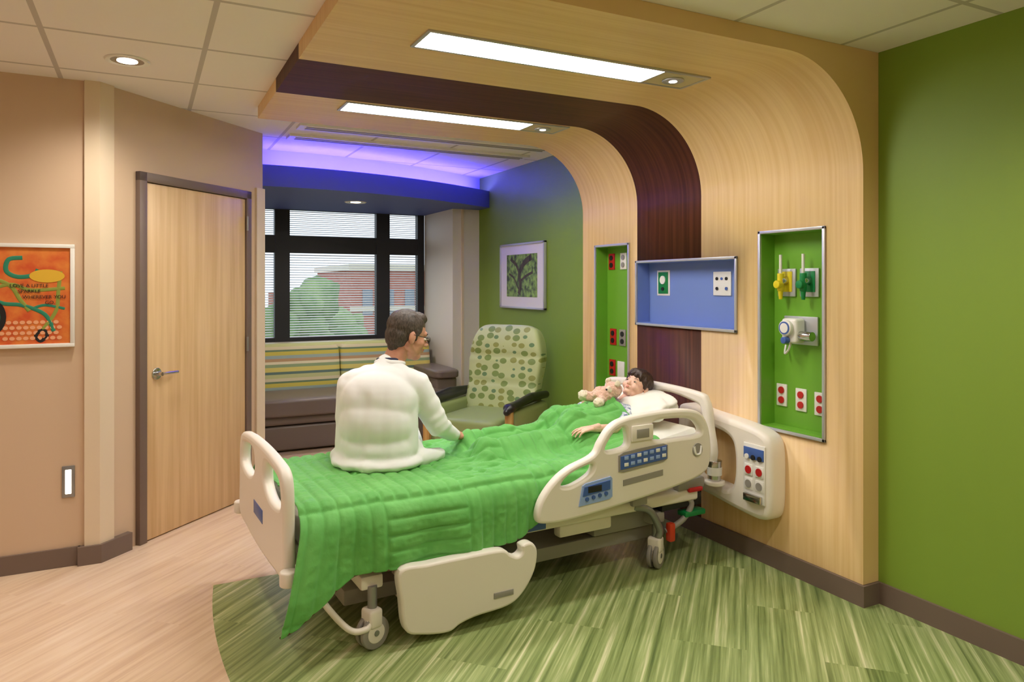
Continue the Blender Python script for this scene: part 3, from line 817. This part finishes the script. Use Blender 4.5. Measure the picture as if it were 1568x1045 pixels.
def sstep(a, b_, x):
    t = max(0.0, min(1.0, (x - a) / (b_ - a)))
    return t * t * (3 - 2 * t)
def qtop(s, y):
    z = mtop(s) + 0.012
    legs = sstep(0.98, 1.08, s) * (1 - sstep(1.55, 1.7, s))
    z += legs * 0.10 * max(math.exp(-((y - 0.09) / 0.085) ** 2), math.exp(-((y + 0.09) / 0.085) ** 2))
    z += 0.03 * math.exp(-((s - 1.05) / 0.06) ** 2) * math.exp(-(y / 0.16) ** 2)
    tor = sstep(1.5, 1.68, s)
    z += tor * 0.155 * math.exp(-(abs(y) / 0.21) ** 3)
    f = 0.25 + 0.75 * sstep(0.75, 1.2, s)
    z += f * 0.020 * noise.noise(Vector((s * 5 + y * 3.0, y * 4 - s * 2.5, 1.3)))
    fold = 1 - abs(noise.noise(Vector((s * 4.5 + y * 5.5, y * 2.0 - s * 1.6, 7.7)))) * 6
    z += 0.014 * max(0, fold) * sstep(0.45, 1.0, s) * sstep(-0.46, -0.3, -abs(y))
    return z
bm = bmesh.new()
W = 0.463
NS, NT = 400, 320
grid = []
uvs = {}
for i in range(NS + 1):
    s_ = 0.035 + (1.95 - 0.035) * i / NS
    hn = 0.265 + 0.15 * (1 - sstep(0.03, 0.28, s_)) - 0.09 * sstep(1.0, 1.2, s_)
    hf = 0.25
    row = []
    for j in range(NT + 1):
        t = -(W + hn) + (2 * W + hn + hf) * j / NT
        a = abs(t); sg = -1 if t < 0 else 1
        x = s_
        if a <= W:
            y = t
            z = qtop(s_, y)
            e = max(0.0, a - (W - 0.06)) / 0.06
            z -= 0.028 * e * e
        else:
            dr = a - W
            off = 0.066 - 0.022 * sstep(0.92, 1.1, s_)
            y = sg * (W + off * (1 - math.exp(-dr / 0.035)) + (0.012 * math.sin(s_ * 17 + 1) + 0.014 * noise.noise(Vector((s_ * 6, 0, sg)))) * min(1, dr / 0.2) * (1 - 0.9 * sstep(0.9, 1.05, s_)))
            z = qtop(s_, sg * W) - 0.028 - dr * 0.98
            if sg < 0:
                k = 1 - sstep(0.03, 0.32, s_)
                x = s_ - 0.25 * dr * k
                y -= 0.06 * k * min(1, dr / 0.3)
        row.append(Vector((x, y, z)))
        uvs[(i, j)] = (s_, t)
    grid.append(row)
BS = 0.385
def quilt_h(s, t):
    tt = t + 2.0
    ib = int(math.floor(s / BS)); jb = int(math.floor(tt / BS))
    us = s / BS - ib; ut = tt / BS - jb
    if (ib + jb) % 2 == 0 and s > 0.36:
        v = abs(math.sin(PI * ut * 6))
    else:
        v = abs(math.sin(PI * us * 6))
    e = min(us, 1 - us, ut, 1 - ut) * BS
    pk = 0.8 + 0.2 * noise.noise(Vector((s * 40, t * 40, 3.3)))
    return min(1, v * 1.25) ** 0.6 * (min(1, e / 0.015) ** 0.6) * pk
V = []
for i in range(NS + 1):
    row = []
    for j in range(NT + 1):
        a = grid[min(i + 1, NS)][j] - grid[max(i - 1, 0)][j]
        b_ = grid[i][min(j + 1, NT)] - grid[i][max(j - 1, 0)]
        n = a.cross(b_).normalized()
        row.append(bm.verts.new(grid[i][j] + n * 0.0145 * quilt_h(*uvs[(i, j)])))
    V.append(row)
for i in range(NS):
    for j in range(NT):
        bm.faces.new((V[i][j], V[i + 1][j], V[i + 1][j + 1], V[i][j + 1]))
q = mk('green_quilt', bm, M_quilt, None, ang=180)
sd = q.modifiers.new('th', 'SOLIDIFY'); sd.thickness = 0.005; sd.offset = -1
q.location = bed.location; q.rotation_euler = bed.rotation_euler
M_bind = mat('quilt_binding', (96, 70, 50), 0.8)
tube('hem_binding', [tuple(grid[i][0]) for i in range(0, NS + 1, 5)], 0.004, M_bind, q)

pil = group('pillow', bed.location, math.radians(3))
cushion('pillow_cover', (0, 0.0, 0), (0.16, 0.33, 0.065), M_sheet, pil, p=2.6, n=18, wob=0.16, M=Matrix.Translation((2.12, 0, 0.80)) @ Matrix.Rotation(math.radians(-22), 4, 'Y'))

# ------------------------------------------------------------------ heads and hands
def build_head(par, M, skin, hair, glasses=False, style='short', neck_w=None):
    nk = M.inverted() @ Vector(neck_w)
    if style == 'short':
        pr = [('e', (-0.012, 0, 0.035), (0.096, 0.076, 0.085)),
              ('e', (0.028, 0, -0.025), (0.062, 0.060, 0.085)),
              ('e', (0.056, 0, -0.088), (0.030, 0.034, 0.024)),
              ('c', (0.088, 0, 0.010), 0.008, (0.110, 0, -0.026), 0.0125),
              ('e', (0.098, 0.012, -0.030), (0.010, 0.008, 0.007)), ('e', (0.098, -0.012, -0.030), (0.010, 0.008, 0.007)),
              ('c', (0.073, -0.035, 0.024), 0.014, (0.073, 0.035, 0.024), 0.014),
              ('e', (0.082, 0, -0.058), (0.012, 0.024, 0.014)),
              ('c', (-0.02, 0, -0.03), 0.052, nk, 0.056)]
        ck = (0.028, 0.024, 0.028)
    else:
        pr = [('e', (-0.012, 0, 0.035), (0.096, 0.080, 0.085)),
              ('e', (0.026, 0, -0.018), (0.064, 0.064, 0.074)),
              ('e', (0.054, 0, -0.070), (0.028, 0.030, 0.022)),
              ('c', (0.086, 0, -0.002), 0.006, (0.098, 0, -0.022), 0.010),
              ('e', (0.092, 0.009, -0.025), (0.008, 0.007, 0.006)), ('e', (0.092, -0.009, -0.025), (0.008, 0.007, 0.006)),
              ('e', (0.080, 0, -0.046), (0.011, 0.020, 0.012)),
              ('c', (-0.02, 0, -0.03), 0.040, nk, 0.042)]
        ck = (0.034, 0.030, 0.030)
    for s_ in (-1, 1):
        pr += [('c', (-0.012, s_ * 0.052, -0.040), 0.022, (0.040, s_ * 0.028, -0.070), 0.020),
               ('e', (0.052, s_ * 0.035, -0.027), ck),
               ('e', (-0.014, s_ * 0.081, -0.006), (0.019, 0.009, 0.029)),
               ('e', (-0.010, s_ * 0.080, -0.028), (0.010, 0.009, 0.012))]
    blob('head', pr, 0.0038, skin, par, M=M, sm=3, world=True)
    for s_ in (-1, 1):
        if style == 'short':
            blob('eye', [('e', (0.078, s_ * 0.030, 0.000), (0.010, 0.013, 0.007))], 0.002, M_eye, par, M=M, sm=1, world=True)
            blob('iris', [('e', (0.0865, s_ * 0.031, 0.000), (0.003, 0.0055, 0.0055))], 0.0012, M_iris, par, M=M, sm=0, world=True)
            tube('eyebrow', [(0.084, s_ * 0.016, 0.024), (0.087, s_ * 0.032, 0.028), (0.078, s_ * 0.048, 0.024)], 0.0035, hair, par, M=M, world=True)
        else:
            blob('eye', [('e', (0.0765, s_ * 0.030, 0.002), (0.009, 0.012, 0.0055))], 0.002, M_eye, par, M=M, sm=1, world=True)
            blob('iris', [('e', (0.0835, s_ * 0.030, 0.001), (0.003, 0.0062, 0.005))], 0.0012, M_iris, par, M=M, sm=0, world=True)
            tube('eyelid', [(0.082, s_ * 0.018, 0.004), (0.0865, s_ * 0.030, 0.0085), (0.079, s_ * 0.042, 0.004)], 0.0022, skin, par, M=M, world=True)
            tube('eyebrow', [(0.086, s_ * 0.018, 0.021), (0.086, s_ * 0.032, 0.025), (0.077, s_ * 0.046, 0.021)], 0.0018, hair, par, M=M, world=True)
    if style == 'short':
        blob('lips', [('e', (0.0925, 0, -0.053), (0.006, 0.020, 0.0045)), ('e', (0.091, 0, -0.062), (0.006, 0.017, 0.005))], 0.002, M_lip, par, M=M, sm=1, world=True)
        hp = [('e', (-0.020, 0, 0.046), (0.098, 0.083, 0.086)), ('e', (-0.050, 0, -0.002), (0.066, 0.071, 0.075)), ('e', (0.03, 0, 0.095), (0.052, 0.055, 0.033)), ('c', (-0.055, 0, -0.03), 0.045, (-0.055, 0, -0.055), 0.04)]
        for s_ in (-1, 1):
            hp.append(('c', (0.012, s_ * 0.070, 0.03), 0.012, (0.010, s_ * 0.071, -0.012), 0.008))
    else:
        blob('lips', [('e', (0.0895, 0, -0.043), (0.005, 0.014, 0.0035)), ('e', (0.0885, 0, -0.050), (0.005, 0.012, 0.004))], 0.002, M_lip2, par, M=M, sm=1, world=True)
        hp = [('e', (-0.018, 0, 0.050), (0.102, 0.090, 0.086)), ('e', (-0.045, 0, 0.0), (0.072, 0.080, 0.074)), ('e', (0.040, 0, 0.080), (0.050, 0.066, 0.034)),
              ('c', (0.072, -0.035, 0.075), 0.018, (0.080, -0.048, 0.045), 0.010), ('c', (0.078, -0.01, 0.078), 0.018, (0.090, -0.018, 0.048), 0.010), ('c', (0.075, 0.02, 0.078), 0.018, (0.087, 0.018, 0.050), 0.010), ('c', (0.07, 0.04, 0.075), 0.016, (0.078, 0.050, 0.045), 0.010)]
        for s_ in (-1, 1):
            hp.append(('c', (0.022, s_ * 0.072, 0.045), 0.018, (0.012, s_ * 0.077, 0.005), 0.010))
    dsp = lambda c: 0.0035 * noise.noise(Vector((c.x * 40, c.y * 70, c.z * 30)))
    blob('hair', hp, 0.0045, hair, par, M=M, sm=2, disp=dsp, world=True)
    if glasses:
        for s_ in (-1, 1):
            loop = [(0.102 - 0.004 * abs(math.cos(k)), s_ * 0.031 + 0.021 * math.cos(k), -0.001 + 0.015 * math.sin(k)) for k in [i * PI / 6 for i in range(12)]]
            tube('glasses_rim', loop, 0.0014, M_black, par, cyclic=True, M=M, world=True)
            tube('glasses_temple', [(0.098, s_ * 0.052, 0.004), (0.06, s_ * 0.076, 0.006), (-0.012, s_ * 0.088, 0.008)], 0.0016, M_black, par, M=M, world=True)
        tube('glasses_bridge', [(0.099, -0.011, 0.004), (0.103, 0, 0.007), (0.099, 0.011, 0.004)], 0.0014, M_black, par, M=M, world=True)

def build_hand(nm, par, wrist, d, n, side_, skin, sc=1.0, curl=0.25):
    M = frame(wrist, d, n)
    pr = []
    ys = [0.031, 0.0105, -0.0105, -0.030]
    ln = [(0.042, 0.025, 0.020), (0.047, 0.029, 0.021), (0.043, 0.026, 0.020), (0.034, 0.020, 0.018)]
    sp = [0.16, 0.05, -0.06, -0.18]
    kx = [0.086, 0.089, 0.085, 0.078]
    for k in range(4):
        y = ys[k] * side_
        pr.append(('c', (0.008, y * 0.62, 0), 0.0145, (kx[k], y, 0), 0.0112))
        p = Vector((kx[k], y, 0)); pitch = curl * 0.6
        a = sp[k] * side_
        rr = [0.0092, 0.0086, 0.0078, 0.0066]
        for q_ in range(3):
            dirv = Vector((math.cos(a) * math.cos(pitch), math.sin(a) * math.cos(pitch), -math.sin(pitch)))
            p2 = p + dirv * ln[k][q_]
            pr.append(('c', p, rr[q_], p2, rr[q_ + 1]))
            p = p2; pitch += curl * (1.1 + 0.15 * k)
    pr += [('c', (0.015, 0.012 * side_, -0.004), 0.017, (0.045, 0.042 * side_, -0.012), 0.0135),
           ('c', (0.045, 0.042 * side_, -0.012), 0.0125, (0.072, 0.056 * side_, -0.018), 0.0098),
           ('c', (0.072, 0.056 * side_, -0.018), 0.0098, (0.095, 0.060 * side_, -0.024), 0.0078),
           ('c', (-0.05, 0, 0.002), 0.026, (0.01, 0, 0), 0.022)]
    pr = [(p_[0],) + tuple((Vector(v) * sc if not isinstance(v, (int, float)) else v * sc) for v in p_[1:]) for p_ in pr]
    blob(nm, pr, 0.0028, skin, par, M=M, sm=2, world=True)

# ------------------------------------------------------------------ doctor
doc = group('seated_doctor', (1.07, 3.56, 0.6))
f = Vector((0.60, 0.80, 0)); r = Vector((0.80, -0.60, 0)); up = Vector((0, 0, 1))
def D(fr, rr, z):
    v = Vector((1.055, 3.54, 0)) + f * fr + r * rr
    return Vector((v.x, v.y, z))
Rb = Matrix((r, f, up)).transposed()
sh_r = D(0.075, 0.170, 1.00); sh_l = D(0.05, -0.165, 1.00)
el_r = Vector((1.345, 3.485, 0.80)); wr_r = Vector((1.47, 3.575, 0.715))
el_l = Vector((0.985, 3.87, 0.78)); wr_l = Vector((1.22, 4.03, 0.73))
coat = [('e', D(-0.02, 0, 0.71), (0.205, 0.165, 0.12), Rb),
        ('e', D(-0.03, 0.0, 0.645), (0.235, 0.19, 0.05), Rb),
        ('e', D(-0.04, 0, 0.82), (0.195, 0.145, 0.17), Rb),
        ('e', D(-0.015, 0, 0.93), (0.200, 0.140, 0.16), Rb),
        ('e', D(0.035, 0, 1.01), (0.185, 0.115, 0.10), Rb),
        ('c', D(0.04, -0.13, 1.01), 0.085, D(0.055, 0.13, 1.015), 0.08),
        ('c', D(0.05, -0.08, 1.05), 0.062, D(0.06, 0.08, 1.055), 0.062),
        ('c', D(0.055, 0, 1.05), 0.085, D(0.085, 0.01, 1.10), 0.062),
        ('c', sh_r, 0.076, el_r, 0.062), ('c', el_r, 0.062, wr_r, 0.042),
        ('c', sh_l, 0.078, el_l, 0.066), ('c', el_l, 0.062, wr_l, 0.044),
        ('c', D(0.02, -0.15, 0.98), 0.08, D(0.0, -0.15, 0.85), 0.08),
        ('c', D(0.0, 0.13, 0.93), 0.07, D(-0.02, 0.13, 0.72), 0.08), ('c', D(0.0, -0.14, 0.93), 0.075, D(-0.02, -0.14, 0.72), 0.085),
        ('c', D(0.05, -0.12, 0.68), 0.095, (1.07, 3.98, 0.66), 0.08),
        ('c', D(0.05, 0.12, 0.68), 0.095, (1.33, 3.93, 0.66), 0.08),
        ('c', D(0.02, 0.20, 0.645), 0.05, D(0.15, 0.27, 0.64), 0.04),
        ('c', D(-0.08, -0.14, 0.65), 0.055, D(-0.02, -0.20, 0.65), 0.05)]
def coat_disp(c):
    u = c.x * 0.80 - c.y * 0.60          # across the back
    arm = sstep(1.24, 1.32, c.x)
    mid = 1 - sstep(0.96, 1.04, c.z)
    # hanging folds: long in z, narrow across, slightly slanted toward the seat
    w1 = noise.noise(Vector(((u + 0.25 * (c.z - 0.9) ** 2) * 15, c.z * 2.2, 1.7)))
    v = 0.011 * w1 * mid * (1 - 0.6 * arm)
    w2 = noise.noise(Vector((u * 7 + c.z * 9, c.z * 3, 8.2)))
    v += 0.006 * w2
    # cross creases on the sleeve and where the coat bunches on the seat
    w3 = noise.noise(Vector((c.z * 26 - c.x * 14, u * 4, 4.4)))
    v += 0.007 * w3 * arm
    low = 1 - sstep(0.66, 0.76, c.z)
    v += 0.008 * noise.noise(Vector((u * 16, c.z * 16, 6.0))) * low
    return v
blob('lab_coat', coat, 0.0065, M_coat, doc, sm=18, disp=coat_disp, world=True)
nb = D(0.105, 0.018, 1.115)
col = [nb + r * (0.068 * math.cos(a)) + f * (0.064 * math.sin(a)) + up * (0.010 * (1 - math.sin(a)) - 0.012) for a in [-PI * 1.2 + i * (PI * 1.4) / 10 for i in range(11)]]
tube('coat_collar', col, 0.014, M_coat, doc, world=True)
col2 = [p + up * 0.018 - (p - nb) * 0.08 for p in col]
tube('shirt_collar', col2, 0.007, M_navy, doc, world=True)
Mh = frame((1.225, 3.603, 1.25), (0.97, 0.12, -0.22), (0.08, 0.03, 1)) @ Matrix.Scale(1.06, 4)
build_head(doc, Mh, M_skin, M_hair, glasses=True, neck_w=D(0.10, 0.015, 1.08))
build_hand('right_hand', doc, wr_r + Vector((0.034, 0.014, -0.008)), (0.90, 0.34, -0.20), (0.1, -0.15, 1), 1, M_skin, curl=0.28)
build_hand('left_hand', doc, wr_l + Vector((0.02, 0.01, 0.0)), (0.85, 0.35, -0.15), (0.0, 0.1, 1), -1, M_skin, curl=0.3)
blob('trousers', [('c', (1.07, 3.96, 0.655), 0.075, (1.08, 4.16, 0.62), 0.066), ('c', (1.08, 4.16, 0.62), 0.066, (1.09, 4.20, 0.13), 0.048),
                  ('c', (1.33, 3.92, 0.655), 0.075, (1.38, 4.14, 0.62), 0.066), ('c', (1.38, 4.14, 0.62), 0.066, (1.39, 4.18, 0.13), 0.048),
                  ('c', (1.07, 3.96, 0.66), 0.07, (1.33, 3.92, 0.66), 0.07)], 0.01, M_trouser, doc, sm=3, world=True)
for fx in (1.09, 1.39):
    blob('shoe', [('c', (fx, 4.20, 0.06), 0.045, (fx + 0.02, 4.36, 0.042), 0.038), ('c', (fx, 4.17, 0.045), 0.038, (fx, 4.2, 0.10), 0.045)], 0.008, M_shoe, doc, sm=2, world=True)

# ------------------------------------------------------------------ child
B = gmat(bed)
def bw(x, y, z):
    return B @ Vector((x, y, z))
ch = group('child_patient', bw(1.9, 0, 0.7))
M_shirt = mat('child_shirt', (232, 234, 238), 0.85, nz=((60, 60, 60), (90, 110, 150)))
sh = [('c', bw(1.70, 0, 0.70), 0.075, bw(1.98, 0, 0.765), 0.085), ('c', bw(2.0, -0.095, 0.775), 0.050, bw(2.0, 0.095, 0.775), 0.050),
      ('c', bw(1.70, -0.05, 0.695), 0.06, bw(1.70, 0.05, 0.695), 0.06),
      ('c', bw(2.0, -0.115, 0.775), 0.047, bw(1.90, -0.20, 0.735), 0.042), ('c', bw(2.0, 0.115, 0.775), 0.047, bw(1.90, 0.19, 0.765), 0.040)]
blob('shirt', sh, 0.008, M_shirt, ch, sm=3, world=True)
Mc = frame(bw(2.145, -0.02, 0.905), (-0.74, -0.34, 0.55), (0.62, 0.05, 0.72)) @ Matrix.Scale(0.88, 4)
build_head(ch, Mc, M_skin2, M_hair2, style='child', neck_w=bw(2.05, 0, 0.81))
blob('near_forearm', [('c', bw(1.93, -0.18, 0.74), 0.032, bw(1.80, -0.25, 0.725), 0.028), ('c', bw(1.80, -0.25, 0.725), 0.028, bw(1.66, -0.24, 0.74), 0.019)], 0.005, M_skin2, ch, sm=3, world=True)
build_hand('near_hand', ch, bw(1.66, -0.24, 0.742), (-0.95, 0.12, -0.12), (0, -0.25, 1), -1, M_skin2, sc=0.68, curl=0.3)
blob('far_forearm', [('c', bw(1.91, 0.18, 0.775), 0.03, bw(1.90, 0.12, 0.85), 0.022)], 0.005, M_skin2, ch, sm=3, world=True)
build_hand('far_hand', ch, bw(1.90, 0.12, 0.852), (-0.1, -0.85, 0.15), (-0.5, 0, 1), 1, M_skin2, sc=0.68, curl=0.35)

pl = group('plush_toy', bw(1.93, 0.0, 0.83))
def Pp(x, y, z):
    return bw(1.955 + x, 0.0 + y, 0.877 + z)
blob('plush_body', [('e', Pp(-0.05, 0, -0.01), (0.065, 0.06, 0.055)), ('e', Pp(0.015, -0.02, 0.02), (0.056, 0.054, 0.050)), ('c', Pp(-0.09, 0.03, -0.02), 0.028, Pp(-0.13, 0.05, -0.015), 0.030),
                    ('c', Pp(-0.08, -0.04, -0.02), 0.026, Pp(-0.12, -0.07, -0.035), 0.028), ('c', Pp(-0.02, 0.05, -0.02), 0.022, Pp(-0.01, 0.09, -0.01), 0.024)],
     0.006, M_plush2, pl, sm=2, disp=lambda c: 0.008 * noise.noise(c * 55), world=True)
blob('plush_paws', [('e', Pp(-0.145, 0.055, -0.01), (0.034, 0.032, 0.032)), ('e', Pp(-0.13, -0.075, -0.035), (0.032, 0.03, 0.03)), ('e', Pp(0.015, 0.025, 0.068), (0.020, 0.014, 0.020)), ('e', Pp(0.015, -0.065, 0.060), (0.020, 0.014, 0.020)), ('e', Pp(-0.028, -0.038, 0.025), (0.024, 0.022, 0.02))],
     0.005, M_plush, pl, sm=2, disp=lambda c: 0.006 * noise.noise(c * 55), world=True)
blob('plush_nose', [('e', Pp(-0.05, -0.043, 0.03), (0.006, 0.007, 0.006))], 0.002, M_black, pl, sm=0, world=True)

# ------------------------------------------------------------------ bedside console on the headwall
cs = group('bedside_console', (3.0, 3.0, 0.27))
YZ = lambda x: basis((x, 0, 0), (0, 1, 0), (0, 0, 1), (1, 0, 0))
co = [(3.42, 0.80), (3.2, 0.785), (2.95, 0.765), (2.80, 0.74), (2.735, 0.68), (2.725, 0.5), (2.735, 0.33), (2.79, 0.275), (2.95, 0.28), (3.2, 0.31), (3.42, 0.33), (3.46, 0.4), (3.46, 0.72)]
chh = [(3.36, 0.71), (3.15, 0.70), (3.03, 0.67), (2.99, 0.60), (2.99, 0.46), (3.03, 0.385), (3.15, 0.385), (3.36, 0.41)]
shape2d('console_body', co, [chh], 0.128, 0.03, M_cream, cs, YZ(2.955), world=True)
box('outlet_panel', (2.882, 2.755, 0.36), (2.891, 2.905, 0.67), M_white, cs, 0.003, world=True)
box('blue_strip', (2.878, 2.76, 0.59), (2.883, 2.90, 0.65), M_blue, cs, 0.002, world=True)
for k in range(3):
    cyl('jack', (2.872, 2.785 + k * 0.045, 0.60), (2.88, 2.785 + k * 0.045, 0.60), 0.014, M_black if k < 2 else M_white, cs, world=True)
for (yy, zz, m_) in ((2.79, 0.53, M_red), (2.865, 0.53, M_red), (2.79, 0.455, M_grey), (2.865, 0.455, M_grey)):
    box('outlet_face', (2.878, yy - 0.028, zz - 0.03), (2.883, yy + 0.028, zz + 0.03), M_white, cs, 0.002, world=True)
    cyl('socket', (2.874, yy, zz), (2.879, yy, zz), 0.021, m_, cs, world=True)
box('metal_drawer', (2.862, 2.77, 0.365), (2.884, 2.89, 0.405), M_chrome, cs, 0.004, world=True)
cu_ = group('steel_cup', (2.83, 3.07, 0.43))
cyl('cup', (0, 0, 0.0), (0, 0, 0.11), 0.036, M_chrome, cu_, r2=0.042, bevel=0.002)
cyl('cup_label', (0, 0, 0.03), (0, 0, 0.075), 0.0405, M_white, cu_, r2=0.0415)
cyl('holder', (0, 0, -0.025), (0, 0, -0.001), 0.055, M_cream, cu_, bevel=0.006)
box('holder_arm', (0.0, -0.02, -0.022), (0.06, 0.02, -0.004), M_cream, cu_, 0.004)

# ------------------------------------------------------------------ sofa
sf = group('window_sofa', (1.8, 7.1, 0))
box('base', (0.80, 6.72, 0.02), (2.75, 7.5, 0.24), M_vinyl, sf, 0.02, 3, world=True)
box('base_upper', (0.80, 6.70, 0.25), (2.75, 7.5, 0.34), M_vinyl, sf, 0.03, 3, world=True)
cushion('seat', (1.775, 7.0, 0.41), (0.975, 0.36, 0.085), M_vinyl, sf, p=9, n=18, world=True)
Mb = Matrix.Translation((1.775, 7.33, 0.50)) @ Matrix.Rotation(math.radians(-10), 4, 'X')
cushion('back_left', (-0.49, 0, 0.19), (0.482, 0.085, 0.24), M_stripe, sf, p=8, n=16, M=Mb, world=True)
cushion('back_right', (0.48, 0, 0.19), (0.482, 0.085, 0.24), M_stripe, sf, p=8, n=16, M=Mb, world=True)
box('back_rail', (0.80, 7.42, 0.3), (2.75, 7.52, 0.93), M_stripe, sf, 0.03, 3, world=True)
box('back_handle', (2.0, 7.40, 0.90), (2.35, 7.425, 0.925), M_vinyl, sf, 0.005, world=True)
box('arm', (2.56, 6.68, 0.05), (2.79, 7.45, 0.60), M_vinyl, sf, 0.03, 3, world=True)
cushion('arm_pad', (2.675, 7.03, 0.63), (0.14, 0.40, 0.045), M_vinyl, sf, p=6, world=True)

# ------------------------------------------------------------------ recliner
rc = group('recliner_chair', (2.48, 5.28, 0), math.atan2(-0.60, -0.80))
Mb = Matrix.Translation((-0.22, 0, 0.42)) @ Matrix.Rotation(math.radians(-14), 4, 'Y')
bm = bmesh.new()
bmesh.ops.create_cube(bm, size=2.0)
bmesh.ops.subdivide_edges(bm, edges=list(bm.edges), cuts=30, use_grid_fill=True)
for v in bm.verts:
    x, y, z = v.co
    p = 6.0
    k = (abs(x) ** p + abs(y) ** p + abs(z) ** p) ** (1 / p)
    q_ = v.co / k
    taper = 0.315 + 0.02 * (1 - sstep(-0.2, 1.0, q_.z)) + 0.012 * math.sin(q_.z * 5)
    zz = q_.z * 0.385 + 0.385
    th = 0.085 + 0.02 * math.exp(-((zz - 0.62) / 0.12) ** 2)
    groove = 0.016 * math.exp(-((zz - 0.50) / 0.015) ** 2) + 0.014 * math.exp(-((zz - 0.27) / 0.015) ** 2)
    v.co = Vector((q_.x * th - (groove if q_.x > 0 else 0), q_.y * taper, zz))
mk('back', bm, M_pattern, rc, Mb, ang=180)
cushion('seat', (0.08, 0, 0.42), (0.34, 0.28, 0.085), M_chairg, rc, p=6)
box('seat_base', (-0.26, -0.29, 0.12), (0.36, 0.29, 0.34), M_chairg, rc, 0.03, 3)
for s_ in (-1, 1):
    box('arm_panel', (-0.30, min(s_ * 0.30, s_ * 0.40), 0.10), (0.33, max(s_ * 0.30, s_ * 0.40), 0.57), M_chairg, rc, 0.035, 3)
    box('arm_post', (0.335, s_ * 0.36 - 0.03, 0.06), (0.375, s_ * 0.36 + 0.03, 0.59), M_oak, rc, 0.008, 2)
    blob('arm_top', [('c', (-0.30, s_ * 0.37, 0.615), 0.032, (0.0, s_ * 0.37, 0.635), 0.034), ('c', (0.0, s_ * 0.37, 0.635), 0.034, (0.36, s_ * 0.375, 0.60), 0.034),
                     ('c', (-0.25, s_ * 0.345, 0.61), 0.03, (0.36, s_ * 0.345, 0.60), 0.032), ('c', (0.36, s_ * 0.36, 0.60), 0.034, (0.40, s_ * 0.36, 0.575), 0.026)], 0.008, M_arm, rc, sm=3)
    for xx in (-0.25, 0.30):
        cyl('caster', (xx, s_ * 0.33 - 0.012, 0.035), (xx, s_ * 0.33 + 0.012, 0.035), 0.035, M_black, rc, bevel=0.004)
        box('leg', (xx - 0.02, s_ * 0.33 - 0.02, 0.05), (xx + 0.02, s_ * 0.33 + 0.02, 0.11), M_black, rc, 0.004)
box('footrest', (0.36, -0.27, 0.10), (0.40, 0.27, 0.36), M_chairg, rc, 0.015, 3)

# ------------------------------------------------------------------ world, camera, colour
wd = bpy.data.worlds.new('World'); S.world = wd; wd.use_nodes = True
bg = wd.node_tree.nodes['Background']
bg.inputs['Color'].default_value = (0.80, 0.90, 1.0, 1)
bg.inputs['Strength'].default_value = 1.6

cam = bpy.data.cameras.new('camera')
cam.sensor_width = 36
cam.lens = 36 * 1105 / 1568
cam.shift_x = 0.0
cam.shift_y = -86.7 / 1568
cam.clip_start = 0.05; cam.clip_end = 300
co_ = bpy.data.objects.new('camera', cam)
co_.location = (0, 0, 1.52)
co_.rotation_euler = (PI / 2, 0, math.radians(-27))
S.collection.objects.link(co_)
S.camera = co_
S.view_settings.view_transform = 'Standard'
S.view_settings.look = 'None'
S.view_settings.exposure = 0.0
